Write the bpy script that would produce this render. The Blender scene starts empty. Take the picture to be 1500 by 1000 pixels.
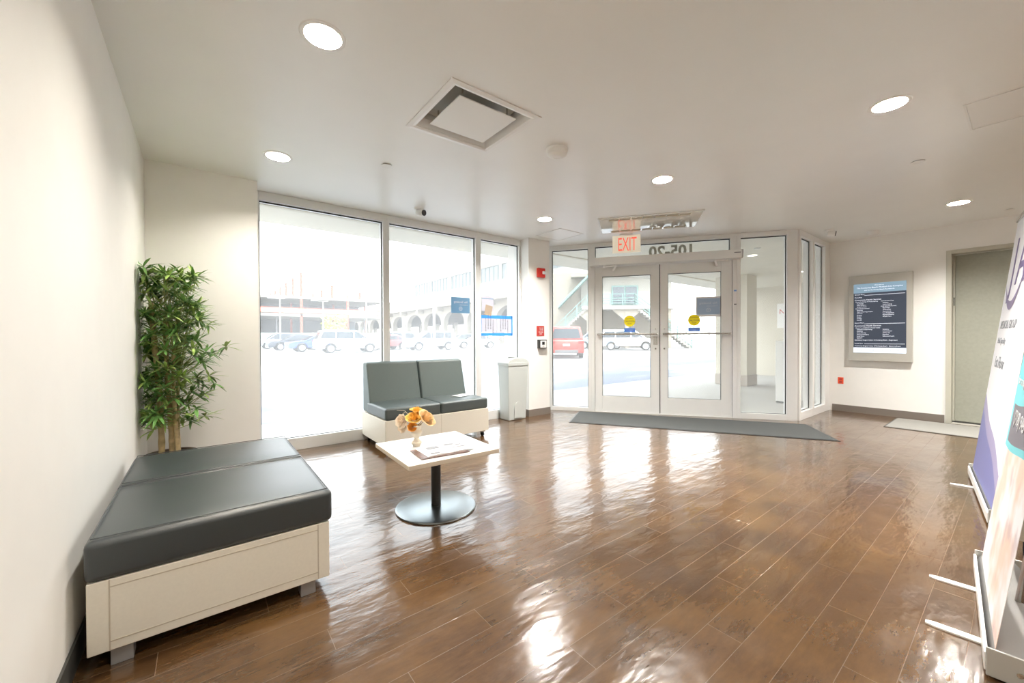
import bpy, bmesh, math, random
from mathutils import Vector, Matrix, Euler
random.seed(7)
R = math.radians
scene = bpy.context.scene
COL = scene.collection
H = 2.603
XL, YW, XR, YB = -0.368, 4.677, 7.768, 1.923
FA = Vector((4.3934, 4.6735, 0)); FROT = math.atan2(-0.80877, 0.58814)
FD = Vector((math.cos(FROT), math.sin(FROT), 0)); FN = Vector((-math.sin(FROT), math.cos(FROT), 0))

# ------------------------------------------------------------------ materials
MATS = {}
def mat(name, col, rough=0.5, metal=0.0, spec=0.5, noise=0.0, nscale=40.0, bump=0.0, emis=None, estr=0.0, coat=0.0, trans=0.0, obj_coords=True):
    if name in MATS: return MATS[name]
    m = bpy.data.materials.new(name); m.use_nodes = True; MATS[name] = m
    nt = m.node_tree; b = nt.nodes['Principled BSDF']
    b.inputs['Base Color'].default_value = (*col, 1)
    b.inputs['Roughness'].default_value = rough
    b.inputs['Metallic'].default_value = metal
    b.inputs['Specular IOR Level'].default_value = spec
    b.inputs['Coat Weight'].default_value = coat
    b.inputs['Transmission Weight'].default_value = trans
    if emis: b.inputs['Emission Color'].default_value = (*emis, 1); b.inputs['Emission Strength'].default_value = estr
    if noise or bump:
        tc = nt.nodes.new('ShaderNodeTexCoord'); n = nt.nodes.new('ShaderNodeTexNoise')
        n.inputs['Scale'].default_value = nscale; n.inputs['Detail'].default_value = 4
        nt.links.new(tc.outputs['Object'], n.inputs['Vector'])
        if noise:
            cr = nt.nodes.new('ShaderNodeValToRGB')
            cr.color_ramp.elements[0].position = .3; cr.color_ramp.elements[1].position = .7
            cr.color_ramp.elements[0].color = (*[max(0, c*(1-noise)) for c in col], 1)
            cr.color_ramp.elements[1].color = (*[min(1, c*(1+noise)) for c in col], 1)
            nt.links.new(n.outputs['Fac'], cr.inputs['Fac']); nt.links.new(cr.outputs['Color'], b.inputs['Base Color'])
        if bump:
            bp = nt.nodes.new('ShaderNodeBump'); bp.inputs['Strength'].default_value = bump; bp.inputs['Distance'].default_value = .01
            nt.links.new(n.outputs['Fac'], bp.inputs['Height']); nt.links.new(bp.outputs['Normal'], b.inputs['Normal'])
    return m

def glass_mat(name, tint=(.97, .985, .98), veil=0.14, refl=1.0):
    m = bpy.data.materials.new(name); m.use_nodes = True; nt = m.node_tree; nt.nodes.clear()
    o = nt.nodes.new('ShaderNodeOutputMaterial'); tr = nt.nodes.new('ShaderNodeBsdfTransparent'); tr.inputs[0].default_value = (*tint, 1)
    tl = nt.nodes.new('ShaderNodeBsdfTranslucent'); tl.inputs[0].default_value = (.95, .95, .95, 1)
    gl = nt.nodes.new('ShaderNodeBsdfGlossy'); gl.inputs['Roughness'].default_value = 0.02
    fr = nt.nodes.new('ShaderNodeFresnel'); fr.inputs[0].default_value = 1.35
    mx = nt.nodes.new('ShaderNodeMixShader'); mx2 = nt.nodes.new('ShaderNodeMixShader')
    # uneven pale haze added to the pane to wash out the view
    tc = nt.nodes.new('ShaderNodeTexCoord'); n = nt.nodes.new('ShaderNodeTexNoise'); n.inputs['Scale'].default_value = 1.7; n.inputs['Detail'].default_value = 5
    mr = nt.nodes.new('ShaderNodeMapRange'); mr.inputs[3].default_value = veil*.75; mr.inputs[4].default_value = veil*1.25
    nt.links.new(tc.outputs['Object'], n.inputs[0]); nt.links.new(n.outputs['Fac'], mr.inputs[0]); nt.links.new(mr.outputs[0], mx.inputs[0])
    nt.links.new(tr.outputs[0], mx.inputs[1]); nt.links.new(tl.outputs[0], mx.inputs[2])
    mu = nt.nodes.new('ShaderNodeMath'); mu.operation = 'MULTIPLY'; mu.inputs[1].default_value = refl
    ge = nt.nodes.new('ShaderNodeNewGeometry'); sb_ = nt.nodes.new('ShaderNodeMath'); sb_.operation = 'SUBTRACT'; sb_.inputs[0].default_value = 1; nt.links.new(ge.outputs['Backfacing'], sb_.inputs[1])
    m3 = nt.nodes.new('ShaderNodeMath'); m3.operation = 'MULTIPLY'; nt.links.new(fr.outputs[0], m3.inputs[0]); nt.links.new(sb_.outputs[0], m3.inputs[1]); nt.links.new(m3.outputs[0], mu.inputs[0]); nt.links.new(mu.outputs[0], mx2.inputs[0])
    nt.links.new(mx.outputs[0], mx2.inputs[1]); nt.links.new(gl.outputs[0], mx2.inputs[2]); nt.links.new(mx2.outputs[0], o.inputs[0])
    return m

def sheet_mat(name, col, rough=.5, tl=.5, emis=0):
    m = mat(name, col, rough); nt = m.node_tree; b = nt.nodes['Principled BSDF']; o = nt.nodes['Material Output']
    t = nt.nodes.new('ShaderNodeBsdfTranslucent'); t.inputs[0].default_value = (*col, 1); mx = nt.nodes.new('ShaderNodeMixShader'); mx.inputs[0].default_value = tl
    nt.links.new(b.outputs[0], mx.inputs[1]); nt.links.new(t.outputs[0], mx.inputs[2]); nt.links.new(mx.outputs[0], o.inputs[0])
    if emis: b.inputs['Emission Color'].default_value = (*col, 1); b.inputs['Emission Strength'].default_value = emis
    return m
class N:
    """small node helper"""
    def __init__(s, m): s.nt = m.node_tree; s.b = s.nt.nodes['Principled BSDF']
    def new(s, t, **k):
        n = s.nt.nodes.new(t)
        for a, v in k.items(): setattr(n, a, v)
        return n
    def put(s, sock, v):
        if v is None: return
        if hasattr(v, 'is_output'): s.nt.links.new(v, sock)
        else: sock.default_value = v
    def math(s, op, a, b=None, c=None):
        n = s.new('ShaderNodeMath', operation=op); s.put(n.inputs[0], a); s.put(n.inputs[1], b); s.put(n.inputs[2], c); return n.outputs[0]
    def mix(s, f, a, b):
        n = s.new('ShaderNodeMix', data_type='RGBA'); s.put(n.inputs['Factor'], f)
        s.put(n.inputs[6], a if hasattr(a, 'is_output') else (*a, 1)); s.put(n.inputs[7], b if hasattr(b, 'is_output') else (*b, 1)); return n.outputs[2]
    def xyz(s, kind='Object'):
        tc = s.new('ShaderNodeTexCoord'); sp = s.new('ShaderNodeSeparateXYZ'); s.nt.links.new(tc.outputs[kind], sp.inputs[0]); return tc.outputs[kind], sp.outputs
    def noise(s, vec, scale, detail=4, rough=.5):
        n = s.new('ShaderNodeTexNoise'); n.inputs['Scale'].default_value = scale; n.inputs['Detail'].default_value = detail; n.inputs['Roughness'].default_value = rough
        s.put(n.inputs['Vector'], vec); return n.outputs['Fac']
    def comb(s, x, y, z):
        n = s.new('ShaderNodeCombineXYZ'); s.put(n.inputs[0], x); s.put(n.inputs[1], y); s.put(n.inputs[2], z); return n.outputs[0]
    def maprange(s, v, a, b, c, d):
        n = s.new('ShaderNodeMapRange'); s.put(n.inputs[0], v)
        for i, q in enumerate((a, b, c, d)): n.inputs[i+1].default_value = q
        return n.outputs[0]

def floor_material():
    m = mat('vinyl_plank', (.15, .085, .05), .2, spec=.6); k = N(m)
    vec, (x, y, z) = k.xyz()
    row = k.math('FLOOR', k.math('DIVIDE', y, .13))
    fy = k.math('FRACT', k.math('DIVIDE', y, .13))
    u = k.math('DIVIDE', k.math('SUBTRACT', k.math('SUBTRACT', x, k.math('MULTIPLY', row, .35)), -1.383), 1.22)
    idx = k.math('FLOOR', u); fx = k.math('FRACT', u)
    wn = k.new('ShaderNodeTexWhiteNoise', noise_dimensions='2D'); k.put(wn.inputs['Vector'], k.comb(row, idx, 0.0)); rnd = wn.outputs['Value']
    grain = k.noise(k.comb(k.math('MULTIPLY', k.math('ADD', x, k.math('MULTIPLY', rnd, 7.0)), 4.0), k.math('MULTIPLY', y, 22.0), rnd), 1.7, 9, .72)
    cloud = k.noise(vec, 1.4, 5, .6)
    base = k.mix(rnd, (.040, .019, .008), (.088, .043, .017))
    base = k.mix(k.maprange(grain, .35, .70, 0.0, .7), base, (.135, .070, .027))
    base = k.mix(k.maprange(cloud, .42, .80, 0, .35), base, (.075, .048, .032))
    mott = k.noise(k.comb(k.math('MULTIPLY', x, 1.0), k.math('MULTIPLY', y, 2.2), rnd), 16.0, 8, .75); base = k.mix(k.maprange(mott, .32, .68, .45, 0), base, (.034, .017, .008))
    blot = k.noise(vec, 3.1, 4, .5); base = k.mix(k.maprange(blot, .40, .80, 0, .6), base, (.16, .085, .028))
    dy = k.math('MINIMUM', fy, k.math('SUBTRACT', 1.0, fy)); dx = k.math('MINIMUM', fx, k.math('SUBTRACT', 1.0, fx))
    seam = k.math('MAXIMUM', k.math('LESS_THAN', dy, .007), k.math('LESS_THAN', dx, .0009))
    base = k.mix(k.math('MULTIPLY', seam, .26), base, (.40, .33, .26))
    k.put(k.b.inputs['Base Color'], base)
    k.put(k.b.inputs['Roughness'], k.maprange(k.noise(vec, 2.6, 6, .6), .3, .7, .13, .26))
    k.b.inputs['Coat Weight'].default_value = .45; k.b.inputs['Coat Roughness'].default_value = .09
    wave = k.noise(k.comb(k.math('MULTIPLY', x, 4.0), k.math('MULTIPLY', y, 9.0), 0.0), 1.0, 3, .5)
    bp = k.new('ShaderNodeBump'); bp.inputs['Strength'].default_value = .35; bp.inputs['Distance'].default_value = .014
    wave = k.math('ADD', wave, k.math('MULTIPLY', k.noise(k.comb(k.math('MULTIPLY', x, 14.0), k.math('MULTIPLY', y, 50.0), 0.0), 1.0, 3, .6), .10))
    k.put(bp.inputs['Height'], k.math('SUBTRACT', wave, k.math('MULTIPLY', seam, .08)))
    k.put(k.b.inputs['Normal'], bp.outputs['Normal']); k.put(k.b.inputs['Coat Normal'], bp.outputs['Normal'])
    return m

M = dict(
    wall=mat('wall_paint', (.86, .85, .82), .55, noise=.012, nscale=6, bump=.03),
    ceil=mat('ceiling_paint', (.86, .86, .835), .33, spec=.45, noise=.01, nscale=3),
    soffit=mat('soffit_stucco', (.72, .68, .58), .8, noise=.04, nscale=3, bump=.1),
    floor=floor_material(),
    base=mat('rubber_baseboard', (.2, .17, .145), .45),
    basedark=mat('dark_baseboard', (.06, .06, .055), .5),
    alu=mat('painted_aluminium', (.76, .765, .75), .38, metal=.15, noise=.01, nscale=8),
    aluw=mat('white_aluminium', (.84, .83, .81), .35, metal=.05),
    gasket=mat('black_gasket', (.02, .022, .022), .6),
    steel=mat('brushed_steel', (.55, .54, .51), .25, metal=1.0),
    chrome=mat('chrome', (.75, .74, .70), .12, metal=1.0),
    glass=glass_mat('window_pane_glass'),
    doorgreen=mat('sage_grey_paint', (.36, .37, .31), .45, noise=.05, nscale=30),
    framegreen=mat('sage_frame_paint', (.50, .49, .42), .4),
    vinyl=mat('charcoal_vinyl', (.030, .038, .041), .33, spec=.85, noise=.12, nscale=600, bump=.12),
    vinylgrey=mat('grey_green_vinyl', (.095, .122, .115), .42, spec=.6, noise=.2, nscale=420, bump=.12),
    lam=mat('cream_laminate', (.74, .70, .61), .45, noise=.02, nscale=90),
    lamline=mat('laminate_groove', (.5, .44, .35), .6),
    tabletop=mat('white_tabletop', (.62, .62, .61), .25),
    tableedge=mat('beige_edge_band', (.62, .54, .43), .5),
    blackmetal=mat('black_powder_coat', (.016, .018, .018), .35, spec=.6),
    disc=mat('dark_polished_disc', (.30, .33, .34), .28, metal=1.0),
    binp=mat('grey_plastic', (.52, .55, .53), .42, noise=.02, nscale=200),
    white=mat('white_plastic', (.82, .81, .78), .35),
    porcelain=mat('cream_porcelain', (.70, .62, .50), .2),
    paper=mat('white_paper', (.78, .78, .79), .6),
    ink=mat('dark_ink', (.09, .09, .10), .6),
    grayink=mat('grey_ink', (.28, .29, .31), .6),
    brown=mat('brown_cover', (.15, .085, .065), .35, noise=.5, nscale=45),
    red=mat('fire_red', (.58, .03, .02), .4),
    redsign=mat('red_label', (.48, .05, .04), .5),
    orange=mat('orange_red_plastic', (.85, .10, .03), .4),
    yellow=sheet_mat('yellow_sticker', (.97, .86, .04), .5, .5),
    bluest=sheet_mat('blue_sticker', (.16, .38, .80), .5, .5),
    bluecard=sheet_mat('slate_blue_card', (.22, .40, .56), .6, .45),
    greycard=sheet_mat('slate_grey_card', (.50, .57, .66), .6, .6),
    bluetape=sheet_mat('blue_tape', (.10, .45, .92), .5, .5),
    kraft=sheet_mat('kraft_card', (.52, .42, .32), .7, .3),
    mat1=mat('charcoal_carpet', (.085, .09, .088), .95, noise=.45, nscale=260, bump=.8),
    mat2=mat('light_grey_carpet', (.27, .262, .24), .95, noise=.2, nscale=260, bump=.6),
    black=mat('black_plastic', (.015, .015, .015), .3),
    lens=mat('downlight_lens', (.9, .85, .75), .4, emis=(1, .93, .80), estr=3.2),
    reflector=mat('lamp_reflector', (.88, .80, .62), .25, metal=.3),
    screenbg=mat('screen_slate', (.02, .025, .035), .25, emis=(.014, .019, .03), estr=1.0),
    screenhd=mat('screen_header', (.1, .15, .2), .25, emis=(.10, .15, .19), estr=1.0),
    screenft=mat('screen_footer', (.5, .55, .6), .25, emis=(.34, .41, .50), estr=1.0),
    screentx=mat('screen_text', (.8, .8, .85), .3, emis=(.32, .36, .42), estr=1.0),
    greycase=mat('warm_grey_casing', (.50, .485, .44), .4, metal=.2),
    exitface=sheet_mat('exit_acrylic', (.82, .77, .66), .3, .4, .22),
    thinpaper=sheet_mat('thin_paper', (.66, .66, .72), .6, .4),
    exitred=mat('exit_red', (.85, .12, .07), .4, emis=(1, .16, .10), estr=.3),
    decal=sheet_mat('frosted_decal', (.56, .54, .46), .6, .4),
    asphalt=mat('asphalt_lot', (.2, .2, .2), .9, noise=.10, nscale=.18),
    walk=mat('concrete_walk', (.44, .42, .385), .85, noise=.06, nscale=1.2),
    concrete=mat('viaduct_concrete', (.30, .265, .215), .85, noise=.06, nscale=.3),
    paleconc=mat('pale_render', (.34, .325, .29), .85, noise=.04, nscale=.4),
    tanwall=mat('tan_stucco', (.62, .57, .47), .85, noise=.03, nscale=1),
    teal=mat('teal_paint', (.16, .27, .25), .5),
    redsteel=mat('red_primer_steel', (.42, .09, .05), .6),
    tarp=mat('grey_tarpaulin', (.13, .14, .17), .7, noise=.4, nscale=.4),
    tire=mat('tyre_rubber', (.03, .03, .03), .8),
    rim=mat('alloy_rim', (.6, .61, .63), .3, metal=.8),
    carglass=mat('car_glass', (.06, .08, .10), .08, spec=.8),
    taillight=mat('tail_light_red', (.5, .02, .02), .25),
    headlight=mat('headlight_clear', (.75, .78, .8), .15),
    leafd=mat('leaf_dark', (.13, .28, .07), .42, noise=.35, nscale=14),
    leafl=mat('leaf_light', (.34, .48, .13), .42, noise=.35, nscale=14),
    trunk=mat('bamboo_trunk', (.50, .38, .20), .6, noise=.3, nscale=22),
    pot=mat('brown_pot', (.12, .08, .05), .5),
    soil=mat('dried_moss', (.13, .11, .05), .95, noise=.4, nscale=60),
    rosey=mat('peach_petal', (.85, .60, .30), .6), roseo=mat('orange_petal', (.85, .38, .06), .6),
    rosew=mat('blush_petal', (.90, .76, .60), .6), roseg=mat('golden_petal', (.88, .55, .12), .6),
    stem=mat('stem_brown', (.22, .12, .04), .7),
    yellowtree=mat('spring_foliage', (.55, .62, .12), .8, noise=.2, nscale=3),
    bark=mat('bark', (.25, .2, .15), .9),
    grass=mat('verge_grass', (.42, .50, .15), .95, noise=.2, nscale=2),
)

# ------------------------------------------------------------------ mesh builder
class G:
    def __init__(s): s.bm = bmesh.new()
    def box(s, x0, x1, y0, y1, z0, z1, mtx=None):
        v = [s.bm.verts.new((x, y, z)) for x in (x0, x1) for y in (y0, y1) for z in (z0, z1)]
        if mtx:
            for q in v: q.co = mtx @ q.co
        for f in ((0, 1, 3, 2), (4, 6, 7, 5), (0, 4, 5, 1), (2, 3, 7, 6), (0, 2, 6, 4), (1, 5, 7, 3)): s.bm.faces.new([v[i] for i in f])
        return s
    def bar(s, a, b, w, d=None):
        a = Vector(a); b = Vector(b); d = d or w; L = (b-a).length
        q = (b-a).to_track_quat('Z', 'Y').to_matrix().to_4x4()
        return s.box(-w/2, w/2, -d/2, d/2, 0, L, Matrix.Translation(a) @ q)
    def prism(s, pts, z0, z1, mtx=None):
        a = [s.bm.verts.new((p[0], p[1], z0)) for p in pts]; b = [s.bm.verts.new((p[0], p[1], z1)) for p in pts]
        if mtx:
            for q in a+b: q.co = mtx @ q.co
        n = len(pts); s.bm.faces.new(list(reversed(a))); s.bm.faces.new(b)
        for i in range(n): s.bm.faces.new([a[i], a[(i+1) % n], b[(i+1) % n], b[i]])
        return s
    def prism_y(s, pts, y0, y1):  # pts (x, z), extruded in y
        return s.prism([(p[0], p[1]) for p in pts], -y1, -y0, Matrix.Rotation(R(90), 4, 'X'))
    def lathe(s, prof, seg=32, mtx=None, cx=0, cy=0):
        rings = []
        for r, z in prof:
            if r < 1e-5: rings.append([s.bm.verts.new((cx, cy, z))])
            else: rings.append([s.bm.verts.new((cx+r*math.cos(2*math.pi*i/seg), cy+r*math.sin(2*math.pi*i/seg), z)) for i in range(seg)])
        if mtx:
            for rg in rings:
                for q in rg: q.co = mtx @ q.co
        for a, b in zip(rings, rings[1:]):
            for i in range(seg):
                j = (i+1) % seg
                if len(a) == 1 and len(b) == 1: continue
                if len(a) == 1: s.bm.faces.new([a[0], b[j], b[i]])
                elif len(b) == 1: s.bm.faces.new([a[i], a[j], b[0]])
                else: s.bm.faces.new([a[i], a[j], b[j], b[i]])
        return s
    def cyl(s, a, b, r, r2=None, seg=16):
        a = Vector(a); b = Vector(b); L = (b-a).length; r2 = r if r2 is None else r2
        q = Matrix.Translation(a) @ (b-a).to_track_quat('Z', 'Y').to_matrix().to_4x4()
        return s.lathe([(0, 0), (r, 0), (r2, L), (0, L)], seg, q)
    def tube(s, pts, r, seg=8):
        pts = [Vector(p) for p in pts]; rings = []
        for i, p in enumerate(pts):
            t = (pts[min(i+1, len(pts)-1)]-pts[max(i-1, 0)]).normalized(); q = t.to_track_quat('Z', 'Y').to_matrix()
            rr = r[i] if isinstance(r, (list, tuple)) else r
            rings.append([s.bm.verts.new(p+q @ Vector((rr*math.cos(2*math.pi*k/seg), rr*math.sin(2*math.pi*k/seg), 0))) for k in range(seg)])
        for a, b in zip(rings, rings[1:]):
            for k in range(seg): s.bm.faces.new([a[k], a[(k+1) % seg], b[(k+1) % seg], b[k]])
        s.bm.faces.new(list(reversed(rings[0]))); s.bm.faces.new(rings[-1]); return s
    def quad(s, *p): s.bm.faces.new([s.bm.verts.new(q) for q in p]); return s
    def build(s, name, material, parent=None, bevel=0, smooth=False, seg=3, fix=True):
        me = bpy.data.meshes.new(name)
        if fix: bmesh.ops.recalc_face_normals(s.bm, faces=s.bm.faces)
        s.bm.to_mesh(me); s.bm.free(); return link(name, me, material, parent, bevel, smooth, seg)

def link(name, me, material, parent=None, bevel=0, smooth=False, seg=3):
    o = bpy.data.objects.new(name, me); COL.objects.link(o)
    if material is not None: me.materials.append(material)
    if parent: o.parent = parent
    if bevel:
        b = o.modifiers.new('bevel', 'BEVEL'); b.width = bevel; b.segments = seg; b.limit_method = 'ANGLE'; b.angle_limit = R(35)
    if smooth or bevel:
        for p in me.polygons: p.use_smooth = True
        if bevel:
            w = o.modifiers.new('wn', 'WEIGHTED_NORMAL'); w.keep_sharp = True
        else:
            try: me.set_sharp_from_angle(angle=R(40))
            except Exception: pass
    return o
def tag(o, label=None, cat=None, group=None, kind=None):
    for k, v in (('label', label), ('category', cat), ('group', group), ('kind', kind)):
        if v: o[k] = v
    return o
def thing(name, loc, rz, label, cat, group=None):
    o = bpy.data.objects.new(name, None); o.empty_display_size = .1; COL.objects.link(o); o.location = loc; o.rotation_euler = (0, 0, rz)
    return tag(o, label, cat, group)
def struct(o): o['kind'] = 'structure'; return o
def holder(name, loc=(0, 0, 0), rz=0):
    o = bpy.data.objects.new(name, None); o.empty_display_size = .1; COL.objects.link(o); o.location = loc; o.rotation_euler = (0, 0, rz); o['kind'] = 'structure'; return o
def copy_tree(o, parent=None):
    c = o.copy(); COL.objects.link(c)
    if parent: c.parent = parent
    for ch in list(o.children): copy_tree(ch, c)
    return c
def text_mesh(lines, outward=False, extrude=.0006, offset=0):
    """lines: (string, x, z, size, align). text stands in the local XZ plane, readable from -y (or from +y when outward)"""
    g = G()
    for t, x, z, size, al in lines:
        cu = bpy.data.curves.new('t', 'FONT'); cu.body = t; cu.size = size; cu.align_x = al; cu.extrude = extrude; cu.resolution_u = 2; cu.offset = offset
        ob = bpy.data.objects.new('t', cu); COL.objects.link(ob); bpy.context.view_layer.update()
        me = bpy.data.meshes.new_from_object(ob.evaluated_get(bpy.context.evaluated_depsgraph_get()))
        rot = Matrix.Rotation(R(90), 4, 'X') if not outward else Matrix.Rotation(R(180), 4, 'Z') @ Matrix.Rotation(R(90), 4, 'X')
        me.transform(Matrix.Translation((x, 0, z)) @ rot)
        g.bm.from_mesh(me); bpy.data.objects.remove(ob); bpy.data.meshes.remove(me)
    return g

# ------------------------------------------------------------------ room shell
P_A = FA - FD*0.6; P_B = FA + FD*3.4015
room = [(XL, -3.0), (XR, -3.0), (XR, YB), (P_B.x, YB), (P_A.x, P_A.y), (P_A.x-.02, YW+.0), (3.74, YW), (XL, YW)]
room = [(XL, -3.0), (XR, -3.0), (XR, YB+.1), (P_B.x+.06, YB+.1), (FA.x+.08, FA.y+.06), (4.15, YW+.06), (XL, YW+.06)]
fl = struct(G().prism(room, -.12, 0).build('floor', M['floor']))
DL = [(.467, 2.078), (.481, 3.66), (3.325, 3.632), (3.361, 2.069), (3.418, .536), (6.541, .468), (.47, .52), (.47, -1.2), (3.4, -1.2), (6.54, -1.2)]  # last four are out-of-view fill lamps added to brighten the interior
SQ = (1.44, 2.285)
cut = G()
for x, y in DL: cut.cyl((x, y, H-.05), (x, y, H+.09), .088, seg=40)
cut.box(SQ[0]-.285, SQ[0]+.285, SQ[1]-.265, SQ[1]+.265, H-.05, H+.11)
cut = cut.build('cutter', None)
ce = G().prism(room, H, H+.35).build('ceiling', M['ceil'])
bo = ce.modifiers.new('b', 'BOOLEAN'); bo.operation = 'DIFFERENCE'; bo.object = cut; bo.solver = 'EXACT'
bpy.context.view_layer.update()
me = bpy.data.meshes.new_from_object(ce.evaluated_get(bpy.context.evaluated_depsgraph_get()))
ce.modifiers.clear(); ce.data = me; bpy.data.objects.remove(cut); struct(ce)

struct(G().box(XL-.15, XL, -3.15, YW+.25, 0, H).build('wall_left', M['wall']))
struct(G().box(XL+.001, .404, 4.352, YW+.25, 0, H).build('wall_corner', M['wall']))
struct(G().box(XL-.15, XR+.25, -3.15, -3.0, 0, H).build('wall_back', M['wall']))
DY0, DY1, DZ = -.36, .61, 2.22     # right-hand door opening
struct(G().box(XR, XR+.25, DY1+.05, YB+.1, 0, H).box(XR, XR+.25, -3.0, DY0-.05, 0, H).box(XR, XR+.25, DY0-.05, DY1+.05, DZ+.05, H).build('wall_right', M['wall']))
struct(G().box(3.741, 4.153, 4.437, YW+.25, 0, H).build('wall_pier', M['wall']))
struct(G().box(3.733, 4.161, 4.429, 4.437, 0, .10).box(3.733, 3.741, 4.437, 4.62, 0, .10).build('baseboard_pier', M['base']))
struct(G().box(XR-.008, XR, DY1+.06, YB-.06, 0, .10).box(XR-.008, XR, -3, DY0-.06, 0, .10).build('baseboard_right', M['base']))
struct(G().box(XL, XL+.008, -3, 4.351, 0, .10).build('baseboard_left', M['basedark']))
struct(G().box(XL+.008, .40, 4.343, 4.351, 0, .10).build('baseboard_corner', M['base']))
struct(G().box(XL+.01, XR-.01, -3.0, -2.992, 0, .10).build('baseboard_back', M['base']))

# ------------------------------------------------------------------ glazing
def glazed(name, root, x0, x1, z0, z1, l=.035, r=.035, b=.06, t=.06, depth=.12, set_=.05, m=None, gas=True):
    """frame round an opening; x0..x1, z0..z1 is the outer frame; inner side is local -y"""
    m = m or M['aluw']
    g = G().box(x0, x0+l, 0, depth, z0, z1).box(x1-r, x1, 0, depth, z0, z1).box(x0+l, x1-r, 0, depth, z0, z0+b).box(x0+l, x1-r, 0, depth, z1-t, z1)
    f = g.build(name, m, root, bevel=.002, seg=1)
    if root is None or root.get('kind') != 'structure' or True: struct(f)
    ix0, ix1, iz0, iz1 = x0+l, x1-r, z0+b, z1-t
    p = G().box(ix0-.004, ix1+.004, set_, set_+.006, iz0-.004, iz1+.004).build('glass_pane', M['glass'], f)
    if gas:
        w = .009; gg = G()
        gg.box(ix0, ix0+w, set_-.008, set_-.0005, iz0, iz1).box(ix1-w, ix1, set_-.008, set_-.0005, iz0, iz1)
        gg.box(ix0+w, ix1-w, set_-.008, set_-.0005, iz1-w*1.3, iz1).box(ix0+w, ix1-w, set_-.008, set_-.0005, iz0, iz0+w*.6)
        gg.build('gasket', M['gasket'], f)
    return f
def place(o, loc, rz): o.location = loc; o.rotation_euler = (0, 0, rz); return o
Wl = [(.405, 1.713, .035, .043), (1.713, 2.99, .033, .037), (2.99, 3.741, .045, .03)]
for i, (a, b, l, r) in enumerate(Wl):
    place(glazed('window_%d' % (i+1), None, a, b, 0, H, l=l, r=r, b=.125, t=.085, m=M['alu']), (0, YW-.06, 0), 0)
def fac(o): return place(o, FA - FN*.03, FROT)
fac(glazed('window_4', None, -.12, .645, 0, H, l=.15, r=.045, b=.06, t=.075, m=M['alu']))
fac(glazed('window_5', None, .645, 2.665, 2.237, H, l=.06, r=.085, b=.10, t=.06, m=M['alu']))
fac(glazed('window_6', None, 2.665, 3.40, 0, H, l=.045, r=.125, b=.08, t=.065, m=M['alu']))
for i, (a, b, l, r) in enumerate([(6.394, 6.985, .07, .035), (6.985, XR-.001, .035, .25)]):
    place(glazed('window_%d' % (7+i), None, a, b, 0, H, l=l, r=r, b=.11, t=.08, set_=.055, m=M['aluw']), (0, YB-.03, 0), 0)
fac(struct(G().box(.645, .70, 0, .12, 0, 2.237).box(2.61, 2.665, 0, .12, 0, 2.237).box(.70, 2.61, -.0, .12, 0, .012).build('trim_1', M['alu'], bevel=.002, seg=1)))

# double doors
DYF = -FN*.03
def leaf(idx, s0, s1, gx0, gx1, handed, lab):
    d = G().box(s0, gx0, .02, .065, .014, 2.23).box(gx1, s1, .02, .065, .014, 2.23).box(gx0, gx1, .02, .065, .014, .25).box(gx0, gx1, .02, .065, 2.085, 2.23)
    d = fac(struct(d.build('door_%d' % idx, M['alu'], bevel=.002, seg=1)))
    G().box(gx0-.003, gx1+.003, .04, .046, .247, 2.088).build('glass_pane', M['glass'], d)
    w = .006; G().box(gx0, gx0+w, .03, .0395, .25, 2.085).box(gx1-w, gx1, .03, .0395, .25, 2.085).box(gx0, gx1, .03, .0395, 2.077, 2.085).box(gx0, gx1, .03, .0395, .25, .254).build('gasket', M['gasket'], d)
    pb = G().cyl((s0+.03, -.04, 1.198), (s1-.03, -.04, 1.198), .013).cyl((s0+.05, -.04, 1.198), (s0+.05, .02, 1.198), .012).cyl((s1-.05, -.04, 1.198), (s1-.05, .02, 1.198), .012)
    pb.build('push_bar', M['steel'], d, smooth=True)
    kx = s1-.055 if handed else s0+.055
    G().cyl((kx, .012, .98), (kx, .02, .98), .012).cyl((kx, .012, 1.27), (kx, .02, 1.27), .009).build('lock_cylinder', M['steel'], d, smooth=True)
    if handed:
        G().box(kx-.03, kx+.03, .012, .02, 1.04, 1.16).box(kx+.012, kx+.022, -.012, .012, 1.045, 1.155).build('pull_handle', M['steel'], d, bevel=.002, seg=2)
    return d
leaf(1, .703, 1.640, .812, 1.517, True, '')
ga = fac(struct(G().box(1.6405, 1.6515, .03, .06, .014, 2.23).build('trim_2', M['gasket'])))
leaf(2, 1.652, 2.607, 1.757, 2.468, False, '')
op = thing('door_operator', FA - FN*.03, FROT, 'long grey automatic door operator box above the double glass doors', 'door operator')
G().box(.635, 2.70, -.13, -.001, 2.236, 2.352).build('housing', M['alu'], op, bevel=.004)
G().box(2.705, 2.715, -.13, -.001, 2.236, 2.352).build('end_cap', M['aluw'], op, bevel=.002)
G().box(2.60, 2.68, -.1315, -.130, 2.308, 2.317).build('maker_badge', M['ink'], op)
def arm(x, sgn):
    a = G().cyl((x, -.07, 2.236), (x, -.07, 2.205), .018).bar((x, -.07, 2.213), (x+sgn*.17, -.15, 2.213), .02, .012).bar((x+sgn*.17, -.15, 2.21), (x+sgn*.12, .0, 2.16), .03, .014)
    a.build('arm', M['aluw'], op, bevel=.002)
arm(.85, 1); arm(2.53, -1)

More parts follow.
